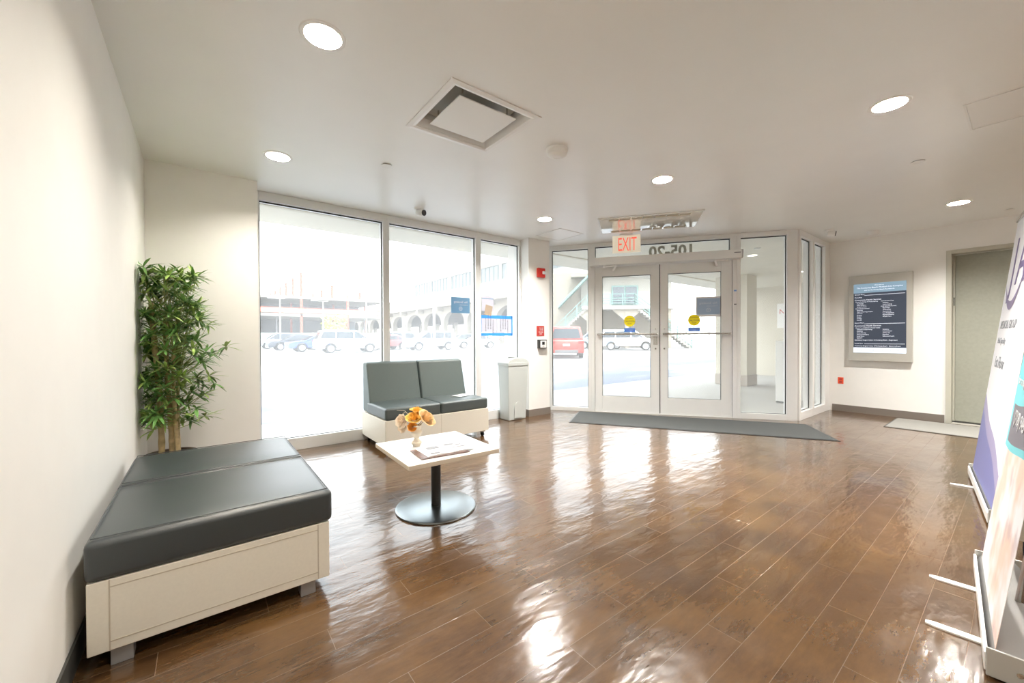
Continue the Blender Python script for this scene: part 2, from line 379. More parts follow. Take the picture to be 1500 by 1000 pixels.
# right-hand door
dr = holder('door_3', (XR, 0, 0), R(-90))
lx0, lx1 = -DY1, -DY0
G().box(lx0-.05, lx0, -.02, .14, 0, DZ+.05).box(lx1, lx1+.05, -.02, .14, 0, DZ+.05).box(lx0, lx1, -.02, .14, DZ, DZ+.05).box(lx0, lx0+.02, .14, .2, 0, DZ).build('door_frame', M['framegreen'], dr, bevel=.002, seg=1)
G().box(lx0+.022, lx1-.004, .145, .19, .02, DZ-.004).build('door_leaf', M['doorgreen'], dr, bevel=.002, seg=1)
G().cyl((lx0+.012, .136, 1.55), (lx0+.012, .136, 1.66), .008).build('hinge', M['steel'], dr, smooth=True)
G().box(lx0, lx1, .14, .2, 0, .018).build('threshold', M['basedark'], dr)

struct(G().box(XR+.26, XR+1.3, DY0-.4, DY0-.3, 0, H).box(XR+.26, XR+1.3, DY1+.3, DY1+.4, 0, H).box(XR+1.3, XR+1.4, DY0-.4, DY1+.4, 0, H).build('wall_light_stop', M['wall']))  # unseen box added behind the door to stop outside light leaking round it
struct(G().box(XR, XR+1.4, DY0-.4, DY1+.4, -.1, -.001).build('floor_light_stop', M['walk']))  # bottom of the same added light-blocking box
# numerals on the transom glass, read from the street
nm = text_mesh([('105-20', 2.13, 2.348, .225, 'LEFT')], outward=True, extrude=.002, offset=.008)
nm = nm.build('address_numerals', M['decal']); fac(nm); nm.location = FA - FN*.03 + FN*.062
tag(nm, 'large frosted numerals 105-20 on the transom glass, seen reversed from inside', 'address numbers')

# stickers and signs on the glass
def sticker(name, s, z, kind, label, cat, group=None):
    root = thing(name, FA - FN*.03 + FD*s + FN*.035 + Vector((0, 0, z)), FROT, label, cat, group); return root
for s, nm_ in ((1.216, 'left'), (2.115, 'right')):
    t = sticker('caution_sticker', s, 1.395, 'c', 'round yellow caution sticker on the glass of the %s entrance door' % nm_, 'sticker')
    G().cyl((0, 0, 0), (0, .002, 0), .082, seg=40).build('disc', M['yellow'], t)
    text_mesh([('AUTOMATIC', 0, .028, .02, 'CENTER'), ('CAUTION', 0, -.016, .036, 'CENTER'), ('DOOR', 0, -.045, .02, 'CENTER')]).build('lettering', M['ink'], t).location = (0, -.001, 0)
    t = sticker('instruction_sticker', s, 1.262, 'b', 'small blue rectangular sticker under the yellow disc on the %s entrance door' % nm_, 'sticker')
    G().box(-.08, .08, 0, .002, -.03, .03).build('backing', M['bluest'], t)
    text_mesh([('ACTIVATE SWITCH', 0, .006, .017, 'CENTER'), ('TO OPERATE', 0, -.016, .017, 'CENTER')]).build('lettering', M['paper'], t).location = (0, -.001, 0)
def nosmoke(root, w, h, cardmat):
    G().box(-w/2, w/2, 0, .002, -h/2, h/2).build('card', cardmat, root)
    text_mesh([('No Smoking', w*.38, h*.14, h*.2, 'LEFT'), ('on these premises', w*.40, h*.0, h*.085, 'LEFT')], outward=True).build('lettering', M['paper'], root).location = (0, -.0015, 0)
    g = G()
    for i in range(24):
        a0, a1 = i*math.pi/12, (i+1)*math.pi/12; r0, r1 = h*.10, h*.125
        g.quad(*[(r*math.cos(a), 0, -h*.22+r*math.sin(a)) for r, a in ((r0, a0), (r1, a0), (r1, a1), (r0, a1))])
    g.box(-h*.06, h*.06, -.0003, .0003, -h*.235, -h*.205)
    g.build('emblem', M['paper'], root).location = (0, -.0025, 0)
t = sticker('no_smoking_sign', 2.305, 1.59, 's', 'grey-blue no smoking card on the right entrance door glass, seen from its back', 'sign')
nosmoke(t, .30, .235, M['greycard']); g = G(); g.box(-.165, .175, .0005, .0045, .118, .14).box(-.165, .175, .0005, .0045, -.15, -.118).box(-.165, -.15, .0005, .0045, -.118, .118).box(.15, .175, .0005, .0045, -.118, .118); g.build('backing_sheet', M['paper'], t)
t = thing('no_smoking_sign', (2.735, YW-.06+.045, 1.59), 0, 'blue no smoking card on the middle lobby window above the sofa', 'sign')
nosmoke(t, .285, .21, M['bluecard'])
def sheet(name, x0, x1, z0, z1, m, label, rot=0, y=-.0):
    cx, cz = (x0+x1)/2, (z0+z1)/2
    t = thing(name, (cx, YW-.06+.044+y, cz), 0, label, 'notice'); t.rotation_euler = (0, R(rot), 0)
    G().box(x0-cx, x1-cx, 0, .0015, z0-cz, z1-cz).build('page', m, t); return t
t = sheet('taped_notice', 3.072, 3.275, 1.53, 1.735, M['thinpaper'], 'blank white page taped high on the narrow window near the pier')
G().box(-.1, .1, -.001, 0, .065, .075).build('tape_strip', M['bluecard'], t)
t = sheet('kraft_card', 3.125, 3.245, 1.47, 1.61, M['kraft'], 'small tilted tan card below the blank page on the narrow window', rot=12, y=-.004)
t = thing('window_notice', (3.33, YW-.06+.042, 1.325), 0, 'two printed white pages framed in blue tape on the narrow window', 'notice')
G().box(-.26, -.003, 0, .0012, -.10, .10).build('page', M['thinpaper'], t); G().box(.003, .26, 0, .0012, -.10, .10).build('page', M['thinpaper'], t)
for sx in (-.13, .13):
    ls = G()
    for k in range(4):
        hh = (.12, .15, .15, .09)[k]; tx = text_mesh([('NOTICE PLEASE USE', -hh, 0, .022, 'LEFT')]); tx.bm.transform(Matrix.Translation((sx-.07+k*.042, -.0015, hh*.05-.01)) @ Matrix.Rotation(R(90), 4, 'Y') @ Matrix.Translation((.0, 0, 0)))
        m_ = bpy.data.meshes.new('q'); tx.bm.to_mesh(m_); tx.bm.free(); ls.bm.from_mesh(m_); bpy.data.meshes.remove(m_)
    ls.build('printed_text', M['ink'], t)
for a in ((-.285, .28, .10, .145), (-.285, .28, -.145, -.105), (.262, .285, -.145, .14), (-.285, -.262, -.145, .14)):
    G().box(a[0], a[1], -.001, .001, a[2], a[3]).build('tape_strip', M['bluetape'], t)
t = thing('door_label', FA - FN*.03 + FD*2.642 + FN*-.001 + Vector((0, 0, 1.71)), FROT, 'narrow white label with blue top on the frame right of the doors', 'label')
G().box(-.016, .016, -.002, 0, -.10, .10).build('strip', M['paper'], t); G().box(-.016, .016, -.003, -.002, .08, .10).build('blue_band', M['bluest'], t); G().box(-.016, .016, -.003, -.002, -.108, -.095).build('black_band', M['ink'], t)

# ------------------------------------------------------------------ ceiling fixtures
def disc_lathe(name, prof, m, parent, seg=40): return G().lathe(prof, seg).build(name, m, parent, smooth=True)
DLL = ['near the left wall above the long bench', 'close to the left corner by the big window', 'in front of the white pier', 'over the middle of the lobby floor',
       'over the right half of the lobby', 'beside the right wall near its door', 'added as unseen fill over the photographer by the left wall', 'added as unseen fill far behind the camera, left', 'added as unseen fill far behind the camera, centre', 'added as unseen fill far behind the camera, right']
first = None; bright = None
for (x, y), lb in zip(DL, DLL):
    if first is None:
        t = thing('recessed_downlight', (x, y, H), 0, '', 'ceiling light', 'recessed ceiling downlights'); first = t
        disc_lathe('trim_ring', [(.083, .0), (.083, -.004), (.10, -.004), (.104, 0)], M['white'], t)
        disc_lathe('reflector', [(.087, .0), (.083, .03), (.072, .072)], M['reflector'], t)
        disc_lathe('lens', [(0, .07), (.075, .07)], M['lens'], t)
        ld = bpy.data.lights.new('downlight_lamp', 'AREA'); ld.shape = 'DISK'; ld.size = .16; ld.energy = 22; ld.color = (1, .935, .835); ld.spread = R(160)
        lo = bpy.data.objects.new('lamp', ld); COL.objects.link(lo); lo.parent = t; lo.location = (0, 0, .062)
    else:
        t = copy_tree(first); t.location = (x, y, H)
        if x > 1:
            for ch in t.children:
                if ch.type == 'LIGHT':
                    if bright is None: bright = ch.data.copy(); bright.energy = 60; bright.color = (1, .965, .91)
                    ch.data = bright
    t['label'] = 'round recessed downlight ' + lb
# square air diffuser
t = thing('ceiling_diffuser', (SQ[0], SQ[1], H), 0, 'square white ceiling air diffuser with flat centre plate', 'air vent')
W_, D_ = .335, .32
fr = G()
prof = [(0, 0), (0, -.006), (.03, -.009), (.05, -.004), (.075, .05), (.075, .10)]
rings = []
for o_, z_ in prof:
    a, b = W_-o_, D_-o_; rings.append([fr.bm.verts.new(v) for v in ((-a, -b, z_), (a, -b, z_), (a, b, z_), (-a, b, z_))])
for p_, q_ in zip(rings, rings[1:]):
    for i in range(4): fr.bm.faces.new([p_[i], p_[(i+1) % 4], q_[(i+1) % 4], q_[i]])
fr.build('frame', M['aluw'], t)
G().box(-.215, .215, -.2, .2, -.004, .003).build('centre_plate', M['white'], t, bevel=.002)
G().box(-.25, .25, -.235, .235, .085, .095).build('duct_backing', M['greycase'], t)
for sx in (-1, 1):
    for sy in (-1, 1): G().cyl((sx*.17, sy*.16, .0), (sx*.17, sy*.16, .09), .006).build('mounting_post', M['steel'], t)
# smoke detector (dome)
def detector(x, y, r, label, nm='smoke_detector', h=.05):
    t = thing(nm, (x, y, H), 0, label, 'smoke detector')
    disc_lathe('base_ring', [(r, 0), (r, -h*.3), (r*.97, -h*.34), (0, -h*.34)], M['white'], t)
    disc_lathe('cover', [(r*.94, -h*.34), (r*.86, -h*.7), (r*.6, -h*.92), (r*.32, -h), (r*.3, -h*.97), (0, -h*.97)], M['white'], t)
    return t
detector(2.175, 2.232, .085, 'large round white smoke detector right of the square diffuser', h=.06)
detector(7.35, 1.31, .07, 'small white detector on the ceiling above the directory screen', h=.06)
def cam_dome(x, y, rz, label):
    t = thing('security_camera', (x, y, H), rz, label, 'security camera')
    disc_lathe('mount', [(.055, 0), (.055, -.018), (.045, -.024), (0, -.024)], M['white'], t)
    G().lathe([(0, .0), (.038, .0), (.042, .01), (.042, .07), (.03, .085), (0, .085)], 24, Matrix.Translation((-.02, 0, -.045)) @ Matrix.Rotation(R(100), 4, 'Y')).build('housing', M['white'], t, smooth=True)
    G().lathe([(0, .004), (.028, .002), (.033, -.004), (.033, .005)], 24, Matrix.Translation((.067, 0, -.06)) @ Matrix.Rotation(R(100), 4, 'Y')).build('lens', M['black'], t, smooth=True)
cam_dome(1.921, 4.17, R(-65), 'small white bullet security camera above the middle window')
cam_dome(6.76, 1.66, R(-70), 'small white security camera on the ceiling beside the corner glazing')
for x, y, lb in ((1.227, 3.3, 'round sprinkler cover plate near the left window'), (4.714, .563, 'flat sprinkler cover plate in the ceiling right of centre'), (7.35, .135, 'flat sprinkler cover plate near the right wall door')):
    t = thing('sprinkler_cover', (x, y, H), 0, 'small white ' + lb, 'sprinkler')
    disc_lathe('plate', [(.042, -.006), (.042, -.009), (0, -.010)], M['white'], t); disc_lathe('collar', [(.028, .004), (.028, -.006), (0, -.006)], M['ink'] if x < 2 else M['steel'], t)
# cassette unit near the doors, parallel to the facade, polished face
cc = Vector((4.459, 2.941, H)); t = thing('ceiling_cassette_unit', cc, FROT, 'long polished ceiling air unit with slotted vents before the doors', 'air conditioner')
G().box(-.60, .60, -.345, .345, -.012, 0).build('frame', M['alu'], t, bevel=.002)
G().box(-.585, .585, -.33, .33, -.015, -.012).build('polished_face', mat('polished_enamel', (.82, .80, .75), .04, metal=.55), t)
for yy in (-.265, .275):
    for k in range(7): G().box(-.47+k*.135, -.355+k*.135, yy-.03, yy+.03, -.019, -.0152).build('vent_slot', mat('vent_dark', (.42, .36, .26), .6), t)
def panel(x0, x1, y0, y1, label, m):
    t = thing('access_panel', ((x0+x1)/2, (y0+y1)/2, H), 0, label, 'ceiling panel'); a, b = (x1-x0)/2, (y1-y0)/2
    G().box(-a, a, -b, -b+.012, -.006, 0).box(-a, a, b-.012, b, -.006, 0).box(-a, -a+.012, -b+.012, b-.012, -.006, 0).box(a-.012, a, -b+.012, b-.012, -.006, 0).build('frame', M['white'], t)
    G().box(-a+.014, a-.014, -b+.014, b-.014, -.003, 0).build('cover', m, t)
panel(3.755, 4.215, 3.806, 4.293, 'flush white access panel in the ceiling beside the pier', M['ceil'])
panel(3.80, 4.30, -.32, .255, 'flush bright white access panel in the ceiling at the far right', M['white'])
# exit sign
ex = Vector((4.72, 3.46, H)); t = thing('exit_sign', ex, FROT, 'hanging EXIT sign with red letters in front of the transom', 'exit sign')
G().box(-.09, .09, -.02, .02, -.022, 0).build('ceiling_mount', M['white'], t, bevel=.003)
G().box(-.19, .19, -.008, .008, -.262, -.018).build('panel', M['exitface'], t, bevel=.002)
tm = text_mesh([('EXIT', 0, 0, .20, 'CENTER')], extrude=.001)
tm.bm.transform(Matrix.Translation((0.01, -.0095, -.235)) @ Matrix.Diagonal((.63, 1, 1.35, 1)))
tm.build('lettering', M['exitred'], t)

# ------------------------------------------------------------------ pier devices (face y=4.437)
def onpier(name, x, z, label, cat): return thing(name, (x, 4.437, z), 0, label, cat)
t = onpier('fire_alarm_strobe', 3.965, 2.11, 'red wall-mounted fire alarm strobe high on the white pier', 'fire alarm')
G().box(-.07, .07, -.045, .003, -.07, .07).build('housing', M['red'], t, bevel=.012)
G().box(0, .06, -.07, -.045, -.022, .022).build('strobe_lens', M['headlight'], t, bevel=.008)
t = onpier('fire_notice', 3.965, 1.25, 'red printed notice on the pier above the black-framed device', 'sign')
G().box(-.075, .075, -.004, .003, -.075, .075).build('plate', M['redsign'], t)
text_mesh([('IN CASE', -.02, .035, .022, 'LEFT'), ('OF FIRE', -.02, .008, .022, 'LEFT'), ('USE STAIRS', -.04, -.022, .018, 'LEFT'), ('EXIT', -.02, -.052, .026, 'LEFT')]).build('lettering', M['paper'], t).location = (0, -.006, 0)
t = onpier('card_reader', 3.978, 1.055, 'small black-framed white keypad box on the pier beside the doors', 'keypad')
G().box(-.075, .075, -.05, .003, -.065, .065).build('housing', M['blackmetal'], t, bevel=.006)
G().box(-.058, .06, -.056, -.05, -.052, .052).build('faceplate', M['white'], t, bevel=.002); G().box(-.028, .02, -.059, -.056, -.01, .035).build('display', M['black'], t); G().box(-.02, .015, -.058, -.056, -.035, -.028).build('indicator_strip', M['grayink'], t)

# ------------------------------------------------------------------ right wall
def onright(name, y, z, label, cat): return thing(name, (XR, y, z), R(-90), label, cat)
t = onright('directory_screen', 1.31, 1.415, 'framed digital directory screen with white text on the right wall', 'screen')
G().box(-.343, .343, -.07, 0, -.63, .63).build('casing', M['greycase'], t, bevel=.006)
G().box(-.283, .283, -.073, -.07, -.507, .505).build('display_background', M['screenbg'], t)
G().box(-.283, .283, -.075, -.0731, .37, .505).build('header_band', M['screenhd'], t)
G().box(-.283, .283, -.075, -.0731, -.507, -.43).build('footer_band', M['screenft'], t)
L_ = [('Welcome to', 0, .47, .02, 'CENTER'), ('The Rockaway Beach Medical Arts Complex', 0, .435, .0275, 'CENTER'), ('and the Rockaway Beach Residences', 0, .402, .022, 'CENTER'),
      ('Ground Floor', -.27, .343, .02, 'LEFT'), ('MetroPlus', -.27, .30, .02, 'LEFT'), ('Community Health Services', -.27, .26, .026, 'LEFT')]
def rows(x, z, names, size=.017, dz=.0245):
    return [(n_, x, z-i*dz, size, 'LEFT') for i, n_ in enumerate(names)]
L_ += rows(-.26, .235, ['Dental, Audiology & Otolaryngology']) + rows(-.245, .21, ['Cardiology', 'Adult Medicine', 'Family Medicine']) + rows(-.26, .137, ['Allied Medical Services']) + rows(-.245, .113, ['Radiology', 'Gastroenterology Surgery', 'Nutrition', 'Podiatry', 'Optical', 'Urology', 'Vascular'])
L_ += rows(.02, .235, ['Adult Primary Care']) + rows(.04, .21, ['Diabetes', 'Endocrinology']) + rows(.02, .16, ['Adult Specialty Services']) + rows(.04, .135, ['Neurology', 'Orthopedics', 'Dermatology', 'Pain Management', 'Physical Medicine', 'Wound Care'])
L_ += [('Second Floor', -.27, -.075, .02, 'LEFT'), ('Community Health Services', -.27, -.12, .026, 'LEFT')] + rows(-.26, -.148, ["Women's and Children's Health Center"]) + rows(-.245, -.172, ['Obstetrics & Gynecology', 'Midwifery', 'Family Planning', 'Ultrasound Imaging', 'Social Work', 'Lactation'])
L_ += rows(.04, -.172, ['Pediatrics', 'Immunizations', 'Adolescent', 'Nutrition', 'Behavioral Health']) + [('Ambulatory Surgery Center of Rockaway Beach - Registration', -.27, -.327, .0185, 'LEFT'), ('Fourth Floor', -.27, -.375, .018, 'LEFT'), ('Ambulatory Surgery Center of Rockaway Beach - Recovery Room', -.27, -.413, .0185, 'LEFT')]
g = text_mesh(L_, extrude=.0003); g.box(-.16, .27, -.0003, .0003, .333, .337); g.box(-.16, .27, -.0003, .0003, -.085, -.081); g.box(-.16, .27, -.0003, .0003, -.378, -.374)
o = g.build('directory_text', M['screentx'], t); o.location = (0, -.0758, 0)
for tx_, x_, sz in (('NYC', -.24, .03), ('1199', -.11, .03), ('AIC', .19, .03), ('(  ~  )', .03, .042)):
    o = text_mesh([(tx_, x_, -.48, sz, 'LEFT')], extrude=.0003).build('footer_logo', M['grayink'], t); o.location = (0, -.0758, 0)
t = onright('wall_outlet', 1.76, .47, 'bright orange-red electrical outlet low on the right wall', 'outlet')
G().box(-.035, .035, -.006, 0, -.05, .05).build('cover_plate', M['orange'], t, bevel=.003); G().box(-.017, .017, -.008, -.006, .008, .034).box(-.017, .017, -.008, -.006, -.034, -.008).build('socket', M['redsign'], t)

# ------------------------------------------------------------------ mats
mt = thing('entrance_mat', FA + FD*1.72 - FN*.52, FROT, 'long charcoal entrance mat in front of the double doors', 'mat')
c0 = FA + FD*1.72 - FN*.52
def fl_local(px): v = Vector((*px, 0))-c0; return (v.dot(FD), v.dot(FN))
G().prism([fl_local(q) for q in ((3.925, 3.79), (5.50, 1.27), (6.20, 1.77), (4.60, 4.24))], 0.0, .007).build('carpet_pile', M['mat1'], mt)
pts = [fl_local(q) for q in ((3.925, 3.79), (5.50, 1.27), (6.20, 1.77), (4.60, 4.24))]
cx_ = sum(p[0] for p in pts)/4; cy_ = sum(p[1] for p in pts)/4
G().prism([(cx_+(p[0]-cx_)*1.012, cy_+(p[1]-cy_)*1.04) for p in pts], 0, .004).build('rubber_border', M['black'], mt)
mt = thing('door_mat', (7.25, .4, 0), 0, 'light grey door mat along the right wall before the sage door', 'mat')
G().box(-.41, .42, -.85, .70, 0.0, .008).build('carpet_pile', M['mat2'], mt); G().box(-.425, .43, -.865, .715, 0, .005).build('rubber_border', M['basedark'], mt)

# ------------------------------------------------------------------ seating
def rbox(g, x0, x1, y0, y1, z0, z1): return g.box(x0, x1, y0, y1, z0, z1)
def cushion(x0, x1, y0, y1, z0, z1, crown=.012, nx=14, ny=14):
    """upholstered block with a softly crowned top"""
    g = G(); bm = g.bm; top = {}
    for i in range(nx+1):
        for j in range(ny+1):
            u, v = i/nx, j/ny; cz = crown*(1-(2*u-1)**4)*(1-(2*v-1)**4)
            top[i, j] = bm.verts.new((x0+(x1-x0)*u, y0+(y1-y0)*v, z1+cz-crown))
    for i in range(nx):
        for j in range(ny): bm.faces.new([top[i, j], top[i+1, j], top[i+1, j+1], top[i, j+1]])
    border = [(i, 0) for i in range(nx)]+[(nx, j) for j in range(ny)]+[(i, ny) for i in range(nx, 0, -1)]+[(0, j) for j in range(ny, 0, -1)]
    low = [bm.verts.new((top[k].co.x, top[k].co.y, z0)) for k in border]
    n = len(border)
    for q in range(n): bm.faces.new([top[border[q]], low[q], low[(q+1) % n], top[border[(q+1) % n]]])
    bm.faces.new(low); return g
def seam_loop(x0, x1, y0, y1, z, r=.0035):
    g = G(); g.cyl((x0, y0, z), (x1, y0, z), r, seg=8).cyl((x1, y0, z), (x1, y1, z), r, seg=8).cyl((x1, y1, z), (x0, y1, z), r, seg=8).cyl((x0, y1, z), (x0, y0, z), r, seg=8); return g
# bench by the left wall
bx0, bx1, by0, by1 = -.325, .447, 1.952, 3.215
bn = thing('upholstered_bench', ((bx0+bx1)/2, (by0+by1)/2, 0), 0, 'backless charcoal vinyl two-seat bench on cream base along the left wall', 'bench')
ox, oy = (bx0+bx1)/2, (by0+by1)/2; hx, hy = (bx1-bx0)/2, (by1-by0)/2
G().box(-hx, hx, -hy, hy, .065, .315).build('base', M['lam'], bn, bevel=.003, seg=2)
fp = G(); w = .004
for a in ((-hx+.055, hx-.045, .096, .096+w), (-hx+.055, hx-.045, .287, .287+w), (-hx+.055, -hx+.055+w, .066, .314), (hx-.045-w, hx-.045, .066, .314)): fp.box(a[0], a[1], -hy-.0012, -hy, a[2], a[3])
fp.build('panel_groove', M['lamline'], bn)
split = 2.615-oy
for y0_, y1_ in ((-hy-.008, split-.003), (split+.003, hy)):
    c = cushion(-hx-.006, hx+.014, y0_, y1_, .316, .472, crown=.014).build('seat_cushion', M['vinyl'], bn, bevel=.024, seg=4)
    seam_loop(-hx+.012, hx-.004, y0_+.018, y1_-.018, .4645, .0022).build('piping', M['vinyl'], c)
for sx in (-1, 1):
    for sy in (-1, 1):
        G().box(sx*(hx-.085)-.03, sx*(hx-.085)+.03, sy*(hy-.05)-.03, sy*(hy-.05)+.03, 0.0, .065).build('leg', mat('aluminium_leg', (.42, .42, .42), .3, metal=.6), bn, bevel=.002)
# sofa by the window
sx0, sx1, sy0, sy1 = 1.41, 2.64, 3.87, 4.605
sf = thing('two_seat_sofa', ((sx0+sx1)/2, (sy0+sy1)/2, 0), 0, 'grey-green vinyl two-seat sofa with cream base under the window', 'sofa')
hx, hy = (sx1-sx0)/2, (sy1-sy0)/2
G().box(-hx, hx, -hy, hy, .07, .329).build('base', M['lam'], sf, bevel=.003, seg=2)
G().box(-.0015, .0015, -hy-.001, -hy, .071, .328).build('panel_groove', M['lamline'], sf)
for x0_, x1_ in ((-hx+.004, -.002), (.002, hx-.004)):
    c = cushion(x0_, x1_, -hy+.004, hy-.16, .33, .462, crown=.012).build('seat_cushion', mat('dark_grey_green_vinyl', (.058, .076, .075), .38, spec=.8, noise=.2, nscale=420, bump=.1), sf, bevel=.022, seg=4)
    g = G(); bk = [(-(hy-.13-.13)*-1+.0, .46)]
    yb0, yt0, yb1 = .125, .235, hy-.005
    v = []
    for x_ in (x0_+.006, x1_-.004):
        for (y_, z_) in ((yb0-.03, .335), (yb0, .46), (yt0, .872), (yt0+.05, .888), (yb1, .88), (yb1, .335)): v.append(g.bm.verts.new((x_, y_, z_)))
    g.bm.faces.new(v[:6]); g.bm.faces.new(list(reversed(v[6:])))
    for i in range(6): g.bm.faces.new([v[i], v[6+i], v[6+(i+1) % 6], v[(i+1) % 6]])
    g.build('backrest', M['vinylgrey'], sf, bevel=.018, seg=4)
for sx in (-1, 1):
    for sy in (-1, 1):
        a, b = sx*(hx-.05), sy*(hy-.06)
        lg = G().box(a-.028, a+.028, b-.028, b+.028, .05, .07).build('leg', M['chrome'], sf)
        G().cyl((a-.012, b, .025), (a+.012, b, .025), .025, seg=20).build('caster_wheel', M['black'], lg, smooth=True)
# leaflet lying on the sofa
lf = thing('leaflet', (2.43, 4.13, .4665), R(20), 'white folded leaflet lying on the right seat of the sofa', 'leaflet')
G().box(-.10, .10, -.07, .07, 0, .002).build('sheet', M['paper'], lf); G().box(-.06, .02, -.04, -.02, .002, .0025).build('printed_block', M['grayink'], lf)

# ------------------------------------------------------------------ coffee table
tc = (1.244, 2.463); tb = thing('coffee_table', (*tc, 0), R(2), 'square white coffee table on a black pedestal with round base', 'table')
G().lathe([(0, .0), (.266, .0), (.269, .004), (.267, .011), (.255, .014), (.05, .018), (0, .018)], 64).build('base_disc', M['disc'], tb, smooth=True)
G().cyl((0, 0, .016), (0, 0, .38), .033, seg=32).build('pedestal', M['blackmetal'], tb, smooth=True)
G().box(-.18, .18, -.02, .02, .378, .388).box(-.02, .02, -.18, .18, .378, .388).build('top_bracket', M['blackmetal'], tb)
rot = Matrix.Rotation(R(-4), 4, 'Z')
tt = G(); hx = .312
tt.box(-hx, hx, -hx, hx, .388, .4165, rot); tt = tt.build('tabletop', M['tableedge'], tb, bevel=.003, seg=2)
tt.data.materials.append(M['tabletop'])
for p in tt.data.polygons:
    if abs(p.normal.z) > .9: p.material_index = 1
TZ = .4167
va = thing('vase', (1.142, 2.545, TZ), 0, 'small cream porcelain vase holding flowers on the coffee table', 'vase')
G().lathe([(0, 0), (.024, .0), (.026, .008), (.034, .018), (.036, .028), (.022, .04), (.017, .055), (.022, .066), (.036, .082), (.039, .095), (.033, .107), (.028, .113), (.032, .130), (.036, .143), (.033, .143), (.026, .116), (.03, .09), (.01, .06), (0, .06)], 32).build('vase_body', M['porcelain'], va, smooth=True)
def rose(name, base, head, r, m, label, cat='flower', seedv=0, droop=0):
    rnd = random.Random(seedv); base = Vector(base); head = Vector(head)
    t = thing(name, base, 0, label, cat, 'flowers in the cream vase'); h = head-base
    mid = h*.5+Vector((0, 0, .012)); G().tube([(0, 0, 0), mid, h], .0022, 6).build('stem', M['stem'], t, smooth=True)
    ax = (h + Vector((0, -.03, .02))).normalized() if not droop else Vector((-.8, -.4, .15)).normalized()
    q = ax.to_track_quat('Z', 'Y').to_matrix()
    g = G(); bm = g.bm; r = r*1.22
    for L in range(5):
        n = (3, 4, 5, 6, 7)[L]; rr = r*(.18+.2*L); top = r*(.66-.07*L); lean = .06+.12*L
        for k in range(n):
            a0 = 2*math.pi*(k/n)+L*.7+rnd.uniform(-.15, .15); span = 2*math.pi/n*.72; grid = []
            for i in range(6):
                row = []
                for j in range(7):
                    u = i/5; v = j/6*2-1; a = a0+v*span*(.55+.45*math.sin(math.pi*min(1, u*.8+.15)))
                    rad = rr*(.30+.72*math.sin(min(1, u*1.15)*math.pi/2)) + r*lean*.45*u*u + .06*r*math.sin(3*v+k)*u
                    zz = -r*.35+u*(top+r*.38) - .16*r*u*v*v - (.22*r*L/4)*max(0, u-.7)/.3
                    row.append(bm.verts.new(h+q @ Vector((rad*math.cos(a), rad*math.sin(a), zz))))
                grid.append(row)
            for i in range(5):
                for j in range(6): bm.faces.new([grid[i][j], grid[i][j+1], grid[i+1][j+1], grid[i+1][j]])
    g.build('bloom', m, t, smooth=True, fix=False); return t
vb = (1.142, 2.545, TZ+.125)
def vo(dx, dy, dz): return (1.142+dx, 2.545+dy, TZ+dz)
# image-right is (+.79,-.61) in the room
rose('silk_rose', vo(.0, .0, .125), vo(.052, -.05, .19), .046, M['rosey'], 'large pale peach silk rose on the right of the vase', seedv=1)
rose('silk_rose', vo(-.005, 0, .125), vo(-.022, -.012, .195), .038, M['roseg'], 'golden yellow silk rose in the middle left of the vase', seedv=2)
rose('silk_rose', vo(0, .008, .125), vo(.015, .02, .235), .034, M['roseg'], 'yellow silk rose standing topmost in the bouquet', seedv=3)
rose('silk_rose', vo(.008, 0, .125), vo(.085, -.035, .185), .03, M['rosew'], 'pale cream silk rose at the bouquet\'s far right edge', seedv=4)
rose('silk_blossom', vo(-.012, 0, .125), vo(-.035, -.01, .135), .022, M['roseo'], 'small deep orange blossom hanging over the vase rim', seedv=5)
rose('silk_orchid', vo(-.015, .005, .125), vo(-.085, .05, .17), .033, M['rosew'], 'blush white blossom drooping on the left of the vase', seedv=6, droop=1)
rose('silk_orchid', vo(-.015, .008, .125), vo(-.075, .055, .13), .027, M['rosew'], 'lowest blush blossom hanging left beside the vase', seedv=7, droop=1)
t = thing('dried_sprig', vo(-.008, .006, .125), 0, 'thin pale dried sprig pointing left above the blossoms', 'flower', 'flowers in the cream vase')
G().tube([(0, 0, 0), (-.03, .02, .08), (-.055, .04, .115), (-.10, .07, .12)], [.002, .002, .0015, .001], 6).tube([(-.05, .035, .11), (-.07, .045, .095)], [.0015, .001], 6).build('twig', M['rosew'], t, smooth=True)
# magazines
t = thing('magazine', (1.19, 2.32, TZ), R(-6), 'closed magazine with a dark brown printed cover, undermost on the table', 'magazine')
G().box(-.15, .17, -.11, .115, 0, .006).build('cover', M['brown'], t); G().box(-.146, .172, -.106, .111, .001, .005).build('page_block', M['paper'], t)
t = thing('magazine', (1.235, 2.335, TZ+.0062), R(-3), 'open white magazine with grey pictures lying on the brown one', 'magazine')
g = G(); prof = [(-.15, .0), (-.13, .004), (-.05, .007), (-.004, .003), (.004, .003), (.06, .008), (.15, .004), (.17, .0)]
g.prism_y([(x, z+.0015) for x, z in prof]+[(.17, -.0005), (-.15, -.0005)], -.105, .11).build('page_spread', M['paper'], t, smooth=True)
for a in ((-.10, -.02, .02, .07), (.03, .10, .045, .08), (.05, .15, -.03, -.012), (-.12, -.06, -.085, -.06), (.10, .14, .02, .04)):
    G().box(a[0], a[1], a[2], a[3], .0095, .0102).build('printed_picture', M['grayink'], t)

